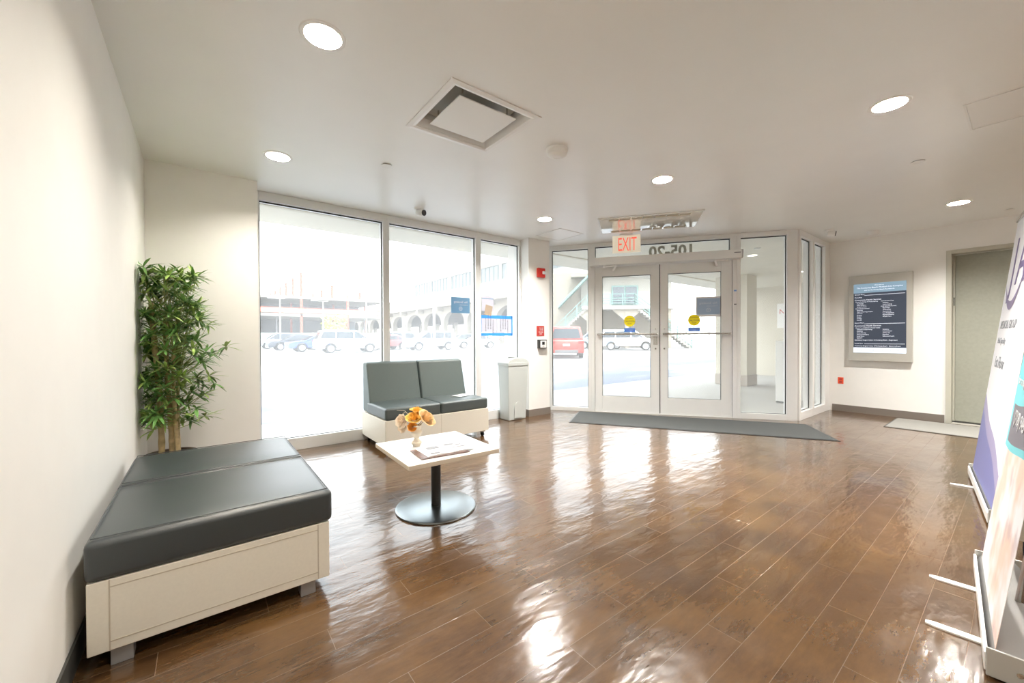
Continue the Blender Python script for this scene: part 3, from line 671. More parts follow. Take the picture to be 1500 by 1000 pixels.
# ------------------------------------------------------------------ waste bin
t = thing('waste_bin', (3.48, 4.485, 0), 0, 'tall light grey plastic waste bin with domed lid beside the pier', 'waste bin')
def taper(x0, x1, y0, y1, X0, X1, Y0, Y1, z0, z1):
    g = G(); a = [g.bm.verts.new(v) for v in ((x0, y0, z0), (x1, y0, z0), (x1, y1, z0), (x0, y1, z0))]; b = [g.bm.verts.new(v) for v in ((X0, Y0, z1), (X1, Y0, z1), (X1, Y1, z1), (X0, Y1, z1))]
    g.bm.faces.new(list(reversed(a))); g.bm.faces.new(b)
    for i in range(4): g.bm.faces.new([a[i], a[(i+1) % 4], b[(i+1) % 4], b[i]])
    return g
taper(-.155, .15, -.11, .105, -.175, .18, -.13, .125, 0.0, .775).build('body', M['binp'], t, bevel=.014)
taper(-.181, .186, -.136, .13, -.183, .188, -.138, .132, .758, .805).build('rim', M['binp'], t, bevel=.006)
g = G(); nx = 18; prof = []
for i in range(nx+1):
    u = i/nx; x = -.18+.365*u; prof.append((x, .803+.062*math.sin(math.pi*u)**.55 + .006))
g.prism_y(prof+[(.185, .80), (-.18, .80)], -.134, .128).build('lid', M['binp'], t, bevel=.008)
def archpanel(flip, w, z1, name):
    g = G(); pts = [(-w, .03)]+[(w*math.cos(a), z1*.55+z1*.45*math.sin(a)) for a in [math.pi-i*math.pi/12 for i in range(13)]]+[(w, .03)]
    return pts
g = G(); g.prism_y(archpanel(0, .07, .26, ''), -.1285, -.120); g.build('moulded_arch', M['binp'], t, bevel=.003)
g = G(); m_ = Matrix.Rotation(R(90), 4, 'Z'); g.prism([(p[0]*.9, p[1]) for p in archpanel(0, .06, .26, '')], .160, .1705, m_ @ Matrix.Rotation(R(90), 4, 'X')); 
g.bm.transform(Matrix.Translation((0, 0, 0))); g.build('moulded_arch', M['binp'], t, bevel=.003)
g = G(); g.lathe([(0, 0), (.07, 0), (.06, -.004)], 32, Matrix.Translation((-.02, -.0, .874)) @ Matrix.Diagonal((1.1, .75, 1, 1))); g.build('opening', mat('bin_opening', (.18, .18, .16), .7), t)

# ------------------------------------------------------------------ bamboo plant
pl = thing('artificial_bamboo', (-.20, 3.93, 0), 0, 'tall leafy artificial bamboo plant in the left corner behind the bench', 'plant')
pt_ = G().lathe([(0, 0), (.12, 0), (.15, .28), (.155, .30), (.14, .30), (.13, .27), (0, .27)], 32).build('pot', M['pot'], pl, smooth=True)
G().lathe([(0, .272), (.135, .272), (.1, .285), (0, .29)], 24).build('moss', M['soil'], pl)
rnd = random.Random(11)
trunks = [(-.06, .0, 1.45, .02), (-.01, .03, 1.30, .019), (.035, -.02, 1.12, .014), (.055, .03, .95, .012)]
def tp(i, z):
    x, y, h, r = trunks[i]; return Vector((x+.015*math.sin(z*3+i)-.02*z*(i == 0), y+.015*math.cos(z*2.4+i), z))
for i, (x, y, h, r) in enumerate(trunks):
    pts = []; rad = []
    z = .25
    while z < h:
        pts.append(tp(i, z)); rad.append(r*(1-.25*z/h)*(1.12 if int(round(z/.045)) % 3 == 0 else 1)); z += .045
    G().tube(pts, rad, 12).build('trunk', M['trunk'], pl, smooth=True)
clusters = []
for i in range(215):
    z = rnd.uniform(.52, 1.62) if i % 5 else rnd.uniform(1.2, 1.66)
    ti = rnd.randrange(4); zz = min(z, trunks[ti][2]); st = tp(ti, zz*rnd.uniform(.84, 1))
    rad = rnd.uniform(.04, .23)*(1 if z < 1.35 else .8); a = rnd.uniform(0, 6.283)
    e = Vector((st.x*.5+math.cos(a)*rad+.0, st.y+math.sin(a)*rad, z))
    clusters.append((st, e))
clusters += [(tp(2, .85), Vector((.34, .0, 1.09))), (tp(2, .85), Vector((.25, .0, 1.04))), (tp(2, .8), Vector((.19, -.02, 1.0))), (tp(3, .6), Vector((.26, -.02, .80))), (tp(3, .6), Vector((.20, .02, .72))), (tp(3, .55), Vector((.15, -.05, .62))),
             (tp(0, .7), Vector((-.09, -.10, .50))), (tp(0, .7), Vector((-.1, -.12, .55))), (tp(0, 1.4), Vector((-.165, -.02, 1.66))), (tp(1, 1.3), Vector((.02, 0, 1.62)))]
tw = G(); leaf_d = G(); leaf_l = G()
def leafmesh(g, p, d, L, w, curl):
    d = d.normalized(); side = d.cross(Vector((0, 0, 1))); side = side.normalized() if side.length > .01 else Vector((1, 0, 0)); up = side.cross(d)
    c = []; n = 6
    for k in range(n+1):
        u = k/n; wd = w*math.sin(math.pi*min(1, u*.93+.05))**.8*(1-u*.3); q = p+d*L*u - Vector((0, 0, 1))*curl*L*u*u
        c.append((q-side*wd+up*wd*.25, q, q+side*wd+up*wd*.25))
    for v3 in c:
        for v in v3:
            v.x = max(v.x, XL+.012+.20); v.y = min(v.y, 4.34-3.93)
    vs = [[g.bm.verts.new(v) for v in v3] for v3 in c]
    for a, b in zip(vs, vs[1:]): g.bm.faces.new([a[0], a[1], b[1], b[0]]); g.bm.faces.new([a[1], a[2], b[2], b[1]])
for st, e in clusters:
    e.x = max(e.x, XL+.20+.04); e.y = min(e.y, .36)
    mid = (st+e)/2+Vector((0, 0, -.01)); tw.tube([st, mid, e], [.0028, .0022, .0016], 5)
    gg = leaf_l if rnd.random() < .42 else leaf_d
    outd = (e-st); outd.z = 0; outd = outd.normalized() if outd.length > .01 else Vector((1, 0, 0))
    for k in range(rnd.randint(9, 13)):
        a = rnd.uniform(-2.3, 2.3); el = rnd.uniform(-.45, .85)
        d = Matrix.Rotation(a, 3, 'Z') @ outd; d = Vector((d.x*math.cos(el), d.y*math.cos(el), math.sin(el)))
        leafmesh(gg if rnd.random() < .8 else leaf_d, e.copy(), d, rnd.uniform(.085, .15), rnd.uniform(.008, .013), rnd.uniform(.02, .32))
tw.build('twig', mat('twig_green', (.30, .33, .12), .6), pl, smooth=True)
f1 = leaf_d.build('foliage', M['leafd'], pl, smooth=True, fix=False); f2 = leaf_l.build('foliage', M['leafl'], pl, smooth=True, fix=False); f2['label'] = 'lighter yellow-green leaf sprays'

# ------------------------------------------------------------------ roll-up banners (their faces look towards the lounge, +y)
def banner_material(name, kind):
    m = mat(name, (.8, .8, .82), .45); k = N(m); vec, (x, y, z) = k.xyz()
    # local x runs left to right for someone facing the banner, z up
    if kind == 'near':
        photo = k.noise(vec, 6.0, 4, .5); photo2 = k.noise(vec, 3.2, 3, .5)
        hands = k.mix(k.maprange(photo2, .42, .56, 0, 1), (.84, .82, .84), (.80, .60, .50))
        hands = k.mix(k.maprange(photo, .55, .65, 0, .6), hands, (.52, .40, .42))
        edge = k.math('ADD', .68, k.math('MULTIPLY', k.math('SINE', k.math('MULTIPLY', x, 4.5)), .03))
        col = k.mix(k.math('GREATER_THAN', z, edge), hands, (.16, .58, .64))
        band = k.math('MULTIPLY', k.math('GREATER_THAN', z, k.math('ADD', edge, .03)), k.math('LESS_THAN', z, k.math('ADD', edge, .20)))
        band = k.math('MULTIPLY', band, k.math('GREATER_THAN', x, -.37))
        col = k.mix(band, col, (.17, .16, .19))
        col = k.mix(k.math('GREATER_THAN', z, 1.42), col, (.80, .82, .84))
    else:
        e1 = k.math('ADD', .68, k.math('ADD', k.math('MULTIPLY', k.math('ADD', x, .59), -.32), k.math('MULTIPLY', k.math('SINE', k.math('MULTIPLY', x, 7.0)), .02)))
        e2 = k.math('SUBTRACT', e1, .11)
        col = k.mix(k.math('LESS_THAN', z, e1), (.84, .84, .87), (.36, .33, .52))
        col = k.mix(k.math('LESS_THAN', z, e2), col, (.19, .20, .44))
    k.put(k.b.inputs['Base Color'], col); return m
def banner(loc, rz, W, Ht, lean, mname, kind, label, feet):
    # local: face towards -y ; x to the viewer's right
    t = thing('roll_up_banner', loc, rz, label, 'banner stand')
    g = G(); prof = [(-.045, .012), (-.045, .06), (-.03, .085), (.0, .098), (.06, .10), (.085, .07), (.09, .012)]
    n = len(prof); A_ = [g.bm.verts.new((-W/2-.03, p[0], p[1])) for p in prof]; B_ = [g.bm.verts.new((W/2+.03, p[0], p[1])) for p in prof]
    g.bm.faces.new(A_); g.bm.faces.new(list(reversed(B_)))
    for i in range(n): g.bm.faces.new([A_[i], A_[(i+1) % n], B_[(i+1) % n], B_[i]])
    g.build('cassette', mat('silver_cassette', (.36, .36, .35), .35, metal=.6), t, bevel=.002)
    G().box(-W/2-.03, W/2+.03, -.056, -.046, .02, .082).build('front_rail', M['aluw'], t, bevel=.002)
    for sx in (-1, 1): G().box(sx*(W/2+.034)-.004, sx*(W/2+.034)+.004, -.052, .092, .008, .103).build('end_plate', mat('silver_end', (.5, .5, .47), .4, metal=.4), t, bevel=.003)
    G().cyl((W/2+.04, .02, .05), (W/2+.043, .02, .05), .008).build('screw', M['chrome'], t)
    for fx, fl_ in feet:
        g = G(); pts = [(fx-.018, .07), (fx-.018, -fl_+.025), (fx-.01, -fl_), (fx+.01, -fl_), (fx+.018, -fl_+.025), (fx+.018, .07)]
        g.prism(pts, .0, .008); g.build('foot', M['white'], t, bevel=.001, seg=1)
    sh = math.tan(lean); shear = Matrix(((1, 0, 0, 0), (0, 1, sh, 0), (0, 0, 1, 0), (0, 0, 0, 1)))
    g = G(); g.box(-W/2, W/2, -.0006, .0006, .08, Ht)
    gr = g.build('graphic', banner_material(mname, kind), t); gr.rotation_euler = (-lean, 0, 0); gr.location = (0, -.040, 0)
    G().box(-W/2, W/2, -.012, .012, Ht-.02, Ht+.012).build('top_rail', M['steel'], gr, bevel=.003)
    G().cyl((0.0, .05, .09), (0.0, .05+math.tan(lean)*Ht*.9, Ht-.02), .012).build('support_pole', M['steel'], t, smooth=True)
    return t, gr
W1 = .84; t, gr = banner((2.535, .066, 0), R(180+4.6), W1, 2.0, R(7), 'near_banner_print', 'near', 'tall roll-up banner with teal print and hands photo at the right edge', ((-.215, .20), (.235, .20)))
text_mesh([('Call us', -.34, 1.05, .075, 'LEFT'), ('for an appointment', -.38, .94, .055, 'LEFT'), ('HEALTH', -.36, 1.20, .11, 'LEFT'), ('(718) 945', -.28, .775, .085, 'LEFT')]).build('lettering', M['paper'], gr).location = (0, -.002, 0)
W2 = 1.18; t, gr = banner((4.36, .165, 0), R(180+7), W2, 2.05, R(6.5), 'far_banner_print', 'far', 'purple and white roll-up banner standing behind the teal one', ((-.24, .17), (.64, .05)))
g = text_mesh([('J', -.42, 1.52, .52, 'LEFT'), ('A', -.2, 1.52, .52, 'LEFT')])
g.build('logo_letter', mat('purple_print', (.16, .12, .26), .5), gr).location = (0, -.002, 0)
g = G()
for i in range(20):
    u0, u1 = i/20, (i+1)/20
    def cv(u, o_): return (-.56+.75*u, 0, 1.56-.20*math.sin(math.pi*u)**.9*(1+o_)+.10*u)
    g.quad(cv(u0, 0), cv(u1, 0), cv(u1, .32), cv(u0, .32))
g.build('logo_swoosh', mat('purple_print2', (.22, .18, .30), .5), gr).location = (0, -.003, 0)
text_mesh([('MEDICAL GROUP', -.48, 1.21, .085, 'LEFT'), ('Multi-Specialty', -.48, 1.10, .06, 'LEFT'), ('1st Floor', -.44, .92, .12, 'LEFT')]).build('lettering', M['grayink'], gr).location = (0, -.002, 0)
# low plinth partly seen behind the near banner
t = thing('low_display_plinth', (3.50, -.25, 0), 0, 'low grey plinth with dark kick base behind the near banner', 'plinth')
G().box(-.17, .17, -.25, .26, 0, .09).build('kick_base', mat('navy_kick', (.02, .03, .05), .5), t); G().box(-.18, .18, -.265, .275, .09, .30).build('block', M['greycase'], t, bevel=.006)

# ------------------------------------------------------------------ outside
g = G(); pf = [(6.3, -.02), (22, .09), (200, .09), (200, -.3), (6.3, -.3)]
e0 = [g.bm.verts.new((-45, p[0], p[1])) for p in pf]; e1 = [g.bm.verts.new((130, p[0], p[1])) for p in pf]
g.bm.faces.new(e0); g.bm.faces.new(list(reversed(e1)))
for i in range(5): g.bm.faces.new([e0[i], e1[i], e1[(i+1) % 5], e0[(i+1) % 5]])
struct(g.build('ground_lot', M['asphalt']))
struct(G().prism([(-3, YW+.06), (4.2, YW+.06), (FA.x+.08, FA.y+.06), (P_B.x+.06, YB+.1), (XR, YB+.1), (XR+.2, YB+.1), (16, YB+.1), (16, 6.3), (-3, 6.3)], -.12, -.004).build('ground_walk', M['walk']))
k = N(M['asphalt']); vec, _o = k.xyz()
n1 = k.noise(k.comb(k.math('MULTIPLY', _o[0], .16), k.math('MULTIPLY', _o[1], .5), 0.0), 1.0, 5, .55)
k.put(k.b.inputs['Base Color'], k.mix(k.math('MULTIPLY', k.maprange(n1, .40, .55, 0, 1), k.maprange(_o[1], 10.5, 15.5, 1, 0)), (.34, .33, .32), (.12, .14, .19)))  # bluish building shade near the walk, painted into the asphalt colour
struct(G().prism([(-3, YW+.06), (4.2, YW+.06), (FA.x+.09, FA.y+.06), (P_B.x+.07, YB+.1), (XR, YB+.1), (16, YB+.1), (16, 5.82), (-3, 5.82)], H, H+.35).build('ceiling_soffit', M['soffit']))
struct(G().box(-3, 16, 5.0, 5.06, H-.02, H).build('trim_soffit', M['tanwall']))
struct(G().box(XL-.15, 16, -3.15, 6.0, H+.35, H+.8).build('wall_shadow_caster', M['paleconc']))  # unseen slab added to cast building shade, kept low to brighten the ground
struct(G().box(XR+.25, 16, YB-.05, YB+.1, 0, H).box(13.2, 13.35, YB+.1, 5.3, 0, H).build('wall_exterior', M['tanwall']))
po = thing('entrance_pillar', (9.97, 3.98, 0), FROT, 'square tan pillar under the canopy outside the right sidelight', 'pillar')
po.rotation_euler = (0, 0, 0)
G().box(0, .55, 0, .72, .25, H).build('shaft', M['tanwall'], po, bevel=.01); G().box(-.01, .56, -.01, .73, 0, .25).build('plinth', mat('grey_brown_plinth', (.42, .36, .30), .8), po, bevel=.01)
ut = thing('white_cabinet', (8.06, 2.56, 0), 0, 'white upright cabinet outside behind the right sidelight', 'cabinet')
G().box(-.17, .2, -.13, .13, .03, 1.08).build('body', M['white'], ut, bevel=.01); G().box(-.16, .19, -.12, .12, 0, .03).build('kick_base', M['basedark'], ut)
def odl(x, y, lb):
    t = thing('canopy_downlight', (x, y, H), 0, lb, 'ceiling light'); disc_lathe('trim_ring', [(.075, 0), (.075, -.006), (.095, -.006), (.1, 0)], M['white'], t); disc_lathe('lens', [(0, -.003), (.076, -.003)], M['lens'], t)
odl(7.76, 3.01, 'round canopy downlight outside the right sidelight'); odl(10.6, 3.1, 'canopy downlight seen through the corner glazing')
t = thing('canopy_sprinkler', (7.2, 2.72, H), 0, 'small round fitting on the canopy ceiling outside', 'sprinkler'); disc_lathe('plate', [(.05, 0), (.05, -.012), (.02, -.02), (0, -.02)], M['white'], t)
t = thing('parking_sign', (13.195, 4.2, 1.75), R(-90), 'white board with red letters on the tan wall outside', 'sign')
G().box(-.25, .25, -.02, 0, -.35, .35).build('board', M['white'], t); text_mesh([('NO', -.2, .05, .2, 'LEFT')]).build('lettering', M['red'], t).location = (0, -.022, 0)

# cars --------------------------------------------------------------
def car_master(kind, paint):
    """car pointing +x, length L, centre at origin"""
    L, Wd, Ht = {'suv': (4.7, 1.86, 1.70), 'sedan': (4.7, 1.80, 1.43), 'van': (4.95, 1.92, 1.78)}[kind]
    h = L/2; wr = .35; wb = L*.295
    root = bpy.data.objects.new('car', None); COL.objects.link(root)
    def arch(cx): return [(cx+(wr+.05)*math.cos(a), .33+(wr+.05)*math.sin(a)) for a in [i*math.pi/10 for i in range(11)]]
    belt = {'suv': 1.02, 'sedan': .90, 'van': 1.02}[kind]
    low = [(-h+.05, .28)] + [p for p in reversed(arch(-wb)) if p[1] >= .28] + [p for p in reversed(arch(wb)) if p[1] >= .28] + [(h-.08, .26), (h, .45), (h-.03, .70), (h-.18, belt-.12), (h-.95, belt-.02), (-h+.12, belt), (-h+.02, belt-.15), (-h, .55)]
    def wid(z): return Wd/2*(1-.02*abs(z-.65)/.4) if z < belt-.05 else Wd/2*.96
    g = G(); a = [g.bm.verts.new((x, -wid(z), z)) for x, z in low]; b = [g.bm.verts.new((x, wid(z), z)) for x, z in low]
    g.bm.faces.new(a); g.bm.faces.new(list(reversed(b)))
    for i in range(len(a)): g.bm.faces.new([a[i], b[i], b[(i+1) % len(a)], a[(i+1) % len(a)]])
    g.build('body', paint, root, bevel=.05, seg=2)
    rr = {'suv': (-h+.10, -h+.35, .55, 1.45), 'sedan': (-h+.55, -h+1.25, .25, 1.2), 'van': (-h+.06, -h+.22, .85, 1.75)}[kind]
    gh = [(rr[0], belt-.02), (rr[1], Ht-.05), (rr[1]+.25, Ht), (rr[2]-.2, Ht), (rr[2], Ht-.05), (rr[3], belt-.02)]
    def gw(z): return Wd/2*.95-(z-belt)*.24
    g = G(); a = [g.bm.verts.new((x, -gw(z), z)) for x, z in gh]; b = [g.bm.verts.new((x, gw(z), z)) for x, z in gh]
    g.bm.faces.new(a); g.bm.faces.new(list(reversed(b)))
    for i in range(len(a)): g.bm.faces.new([a[i], b[i], b[(i+1) % len(a)], a[(i+1) % len(a)]])
    g.build('cabin', paint, root, bevel=.04, seg=2)
    # side, front and rear glass
    zt, zb = Ht-.13, belt+.04
    def xr(z): return rr[0]+(rr[1]-rr[0])*(z-belt)/(Ht-.05-belt)
    def xf(z): return rr[3]+(rr[2]-rr[3])*(z-belt)/(Ht-.05-belt)
    xs = [xr(zt)+.16, (rr[0]+rr[2])/2-.2, rr[2]*.35, rr[2]-.1]
    cuts = [(xs[0], xs[1]), (xs[1]+.07, xs[2]), (xs[2]+.07, None)]
    for sgn in (-1, 1):
        for i, (c0_, c1_) in enumerate(cuts):
            if c1_ is None: q = [(c0_, zb), (xf(zb)-.16, zb), (xf(zt)-.14, zt), (c0_, zt)]
            elif i == 0: q = [(xr(zb)+.14, zb), (c1_, zb), (c1_, zt), (c0_, zt)]
            else: q = [(c0_, zb), (c1_, zb), (c1_, zt), (c0_, zt)]
            g = G(); g.bm.faces.new([g.bm.verts.new((x, sgn*(gw(z)+.012), z)) for x, z in q])
            bmesh.ops.solidify(g.bm, geom=g.bm.faces[:], thickness=.02); g.build('side_window', M['carglass'], root)
    for fx, off in ((xf, .012), (xr, -.012)):
        g = G(); g.bm.faces.new([g.bm.verts.new(v) for v in ((fx(zb)+off, -gw(zb)+.12, zb), (fx(zb)+off, gw(zb)-.12, zb), (fx(zt)+off, gw(zt)-.12, zt), (fx(zt)+off, -gw(zt)+.12, zt))])
        bmesh.ops.solidify(g.bm, geom=g.bm.faces[:], thickness=.015); g.build('windscreen' if off > 0 else 'rear_window', M['carglass'], root)
    for x in (-wb, wb):
        for sgn in (-1, 1):
            y1 = sgn*(Wd/2-.02); y0 = sgn*(Wd/2-.22)
            wh = G().cyl((x, y0, wr-.02), (x, y1, wr-.02), wr-.02, seg=28).build('wheel', M['tire'], root, smooth=True)
            g = G(); g.cyl((x, y1, wr-.02), (x, y1+sgn*.012, wr-.02), wr*.66, seg=24)
            for q in range(5):
                aa = q*2*math.pi/5; g.bar((x, y1+sgn*.016, wr-.02), (x+wr*.6*math.cos(aa), y1+sgn*.016, wr-.02+wr*.6*math.sin(aa)), .05, .02)
            g.build('hub', M['rim'], wh)
    for sgn in (-1, 1):
        G().box(h-.16, h-.02, sgn*.62-.16, sgn*.62+.16, .62, .76).build('headlight', M['headlight'], root, bevel=.02)
        G().box(-h-.01, -h+.12, sgn*.74-.15, sgn*.74+.13, .78, .93).build('tail_light', M['taillight'], root, bevel=.02)
        G().box(rr[2]+.25, rr[2]+.40, sgn*(Wd/2+.02)-.08, sgn*(Wd/2+.02)+.08, belt-.02, belt+.1).build('wing_mirror', paint, root, bevel=.02)
    G().box(-h-.015, -h+.05, -.6, .6, .30, .46).build('rear_bumper', mat('bumper_grey', (.12, .12, .12), .6), root, bevel=.02)
    G().box(-h-.012, -h+.0, -.17, .17, .66, .78).build('licence_plate', M['paper'], root)
    return root
def paint(n, c): return mat(n, c, .25, metal=.25, spec=.6)
def put_car(kind, pn, pc, x, y, rz, label):
    r_ = car_master(kind, paint(pn, pc)); r_.location = (x, y, min(.09, -.02+.11*(y-6.3)/15.7)); r_.rotation_euler = (0, 0, rz); tag(r_, label, 'car', 'cars in the parking lot')
put_car('suv', 'car_white', (.82, .83, .84), 8.75, 31.8, R(-3), 'white SUV side-on in the leftmost window')
put_car('sedan', 'car_blue', (.06, .11, .45), 7.6, 36.6, R(183), 'blue car half hidden behind the white SUV')
put_car('sedan', 'car_black', (.05, .06, .08), 6.9, 42.6, R(182), 'black sedan left of the blue car')
put_car('suv', 'car_grey', (.26, .28, .32), 6.6, 48.9, R(180), 'grey SUV furthest left, beyond the black sedan')
put_car('sedan', 'car_maroon', (.36, .12, .12), 13.3, 36.6, R(190), 'dull red car behind the first window mullion')
put_car('suv', 'car_steelblue', (.30, .35, .43), 16.35, 33.3, R(180-5), 'steel-blue SUV side-on in the middle window')
put_car('suv', 'car_silver', (.33, .36, .38), 15.0, 39.0, R(180-5), 'silver SUV behind the steel-blue one')
put_car('sedan', 'car_pearl', (.55, .56, .57), 22.68, 35.55, R(180-22), 'pearl grey sedan behind the right window mullion')
put_car('suv', 'car_darkgreen', (.16, .20, .16), 28.5, 47.5, R(165), 'dark hatchback parked under the viaduct')
put_car('suv', 'car_red', (.50, .05, .035), 16.55, 16.35, R(46), 'red SUV seen from behind through the left sidelight')
put_car('van', 'car_paleblue', (.33, .42, .52), 29.3, 24.4, R(128), 'pale blue minivan behind the white car, through the left door')
put_car('suv', 'car_snow', (.80, .80, .82), 28.4, 20.7, R(-52), 'white car parked before the station stairs, through the left door')

# steel-framed building under construction --------------------------
sb = thing('steel_frame_building', (2, 60, 0), 0, 'red steel-framed building under construction beyond the parking lot', 'building')
for z0, z1, m_ in ((6.55, 6.85, 'paleconc'), (4.15, 4.55, 'paleconc')): G().box(-25, 20, 0, 24, z0, z1).build('floor_slab', M[m_], sb)
for x in (-22, -16, -10, -4, 2, 8.5, 14.5, 19.5):
    for y in (0, 8, 16, 23.5): G().box(x-.14, x+.14, y, y+.28, 0, 6.6).build('column', M['redsteel'], sb)
for row, (x, zt, n_) in enumerate(((8.5, 10.1, 8), (12.4, 8.6, 4), (16.2, 7.9, 3))):
    for k_ in range(n_): G().box(x-.15, x+.15, k_*6.2, k_*6.2+.3, 6.85, zt).build('tall_column', M['redsteel'], sb)
for z in (4.75, 5.05, 5.3): G().box(-25, 20, -.06, 0, z-.06, z+.03).build('guard_rail', M['redsteel'], sb)
G().box(-25, 20, -.12, 0, 4.62, 5.2).build('orange_netting', mat('orange_netting', (.80, .30, .20), .8), sb)
G().box(-25, 19, 10, 10.1, 4.55, 6.5).build('tarpaulin', M['tarp'], sb); G().box(-25, 19, 12, 12.1, 1.9, 4.1).build('tarpaulin', M['tarp'], sb)
for x in range(-24, 20, 3): G().box(x, x+.15, 4, 4.15, 0, 4.15).build('shoring_post', mat('shore_grey', (.3, .3, .33), .6), sb)
t = thing('site_fence', (0, 56, 0), 0, 'pale green hoarding along the foot of the building site', 'fence')
G().box(-25, 28, 0, .1, 0, 1.9).build('hoarding', mat('pale_green_hoarding', (.42, .60, .52), .7), t)
for x in range(-25, 29, 4): G().box(x, x+.12, -.1, 0, 0, 2.0).build('post', M['paleconc'], t)
t = thing('young_tree', (11.7, 47.8, 0), 0, 'yellow-green young tree behind the white SUV', 'tree')
G().tube([(0, 0, 0), (.1, 0, 1.5), (0, .1, 3.6)], [.12, .1, .05], 8).build('trunk', M['bark'], t, smooth=True)
g = G(); rnd = random.Random(3)
for i in range(420):
    a = rnd.uniform(0, 6.28); rr_ = rnd.random()**.5*1.35; z = 2.3+rnd.uniform(-.9, 1.5); c = Vector((rr_*math.cos(a), rr_*math.sin(a), z)); d = Vector((rnd.uniform(-1, 1), rnd.uniform(-1, 1), rnd.uniform(-.5, 1))).normalized(); s_ = d.orthogonal().normalized()*.14
    g.quad(c-s_, c+d*.2, c+s_, c-d*.2)
g.build('foliage', M['yellowtree'], t, fix=False)
def pole(x, y, h, label, nm='street_lamp'):
    t = thing(nm, (x, y, 0), 0, label, 'street lamp'); G().tube([(0, 0, 0), (0, 0, h)], [.10, .06], 10).build('pole', M['paleconc'], t, smooth=True)
    if nm == 'street_lamp': G().bar((-.8, 0, h), (.5, 0, h), .08).build('arm', M['paleconc'], t); G().box(-1.2, -.6, -.15, .15, h-.05, h+.08).build('lamp_head', M['grayink'], t, bevel=.02)
pole(15.52, 48.7, 7.9, 'tall street lamp at the right of the first window')
pole(6.7, 50.5, 5.6, 'pale street lamp near the left of the first window'); pole(10.23, 46.5, 5.2, 'street lamp rising behind the white SUV')
for x, y, h, lb in ((11.1, 26.81, 2.6, 'leftmost of three white posts in the middle window'), (12.81, 25.49, 4.4, 'middle of three white posts in the middle window'), (13.83, 24.7, 1.8, 'rightmost of three white posts in the middle window'), (18.15, 23.89, 7.0, 'tall white post in the narrow window')):
    t = thing('white_post', (x, y, 0), 0, lb, 'post'); G().tube([(0, 0, 0), (0, 0, h)], .085, 10).build('pole', M['white'], t, smooth=True); G().cyl((0, 0, 0), (0, 0, .4), .11).build('yellow_sleeve', mat('pale_yellow', (.7, .62, .3), .6), t)

# elevated railway viaduct along x = 38 -----------------------------
vd = thing('railway_viaduct', (38, 0, 0), 0, 'pale concrete elevated railway viaduct with arches across the street', 'viaduct')
def archspan(y0, y1, x0, x1, ztop, zs, zc):
    """wall panel between two piers with an arched opening, in the yz plane"""
    pw = 1.1; pts = [(y0, zs), (y0, ztop), (y1, ztop), (y1, zs)]; n_ = 14
    for i in range(n_+1):
        a = math.pi*i/n_; pts.append(((y0+y1)/2+((y1-y0)/2-pw/2)*math.cos(a), zs+(zc-zs)*math.sin(a)))
    g = G(); a_ = [g.bm.verts.new((x0, p[0], p[1])) for p in pts]; b_ = [g.bm.verts.new((x1, p[0], p[1])) for p in pts]
    g.bm.faces.new(a_); g.bm.faces.new(list(reversed(b_)))
    for i in range(len(pts)): g.bm.faces.new([a_[i], b_[i], b_[(i+1) % len(pts)], a_[(i+1) % len(pts)]])
    bmesh.ops.triangulate(g.bm, faces=[f for f in g.bm.faces if len(f.verts) > 4]); return g
ys = list(range(36, 170, 9))
for y0, y1 in zip(ys, ys[1:]):
    archspan(y0, y1, 0, 1.0, 7.3, 4.2, 6.4).build('arch_span', M['concrete'], vd)
    archspan(y0, y1, 7.5, 8.5, 7.3, 4.2, 6.4).build('arch_span', M['concrete'], vd)
    G().box(0, 1.0, y0-.55, y0+.55, 0, 4.2).build('pier', M['concrete'], vd); G().box(7.5, 8.5, y0-.55, y0+.55, 0, 4.2).build('pier', M['concrete'], vd)
    for yy in (y0, ):
        G().box(-1.4, 0, yy-.5, yy+.5, 6.6, 7.3).build('bracket', M['concrete'], vd)
G().box(-1.6, 10, 32, 165, 7.3, 8.1).build('deck', M['concrete'], vd)
G().box(-1.6, -1.4, 32, 165, 8.1, 9.9).build('parapet', M['paleconc'], vd)
G().box(-1.2, 9, 34, 82, 12.9, 13.3).build('platform_roof', mat('roof_rose', (.55, .42, .38), .7), vd)
G().box(-1.5, -1.3, 34, 82, 9.9, 10.2).box(-1.5, -1.3, 34, 82, 12.6, 12.9).build('wind_wall_rail', M['paleconc'], vd)
for i, y in enumerate(range(34, 83, 8)): G().box(-1.55, -1.2, y-.3, y+.3, 8.1, 12.95).build('wind_wall_post', M['paleconc'], vd)
g = G()
for i in range(34*10, 82*10, 12):
    y = i/10; g.box(-1.45, -1.4, y, y+.10, 10.2, 12.6)
wm = g.build('window_mullion', mat('grey_mullion', (.14, .19, .19), .6), vd); G().box(-1.36, -1.34, 34, 82, 10.2, 12.6).build('wind_wall_glazing', mat('pale_glazing', (.13, .15, .16), .3), vd)
# station entrance with stairs (seen through the doors)
st = thing('station_entrance', (32.3, 24.0, 0), R(-45), 'pale station entrance with teal railings and stairs through the doors', 'building')
G().box(-4, 5.0, 2.2, 8, 4.2, 7.3).build('upper_hall', M['paleconc'], st)
G().box(-5, 6.2, 1.2, 8.2, 7.3, 7.6).build('roof_overhang', M['concrete'], st)
G().box(-.9, 1.75, 2.1, 2.2, 4.45, 6.45).build('window_frame', M['teal'], st)
for k_ in range(2): G().box(-.75+k_*1.25, .35+k_*1.25, 2.05, 2.1, 4.55, 6.3).build('window_pane', M['carglass'], st)
G().box(-4, 5.0, .2, 2.4, 3.9, 4.25).build('landing', M['paleconc'], st)
for x in (-3.5, .2, 4.2): G().box(x, x+.35, .4, .75, 0, 3.9).build('support_column', M['concrete'], st)
G().box(-4, 5, 5, 5.2, 0, 4.2).build('ground_wall', M['concrete'], st)
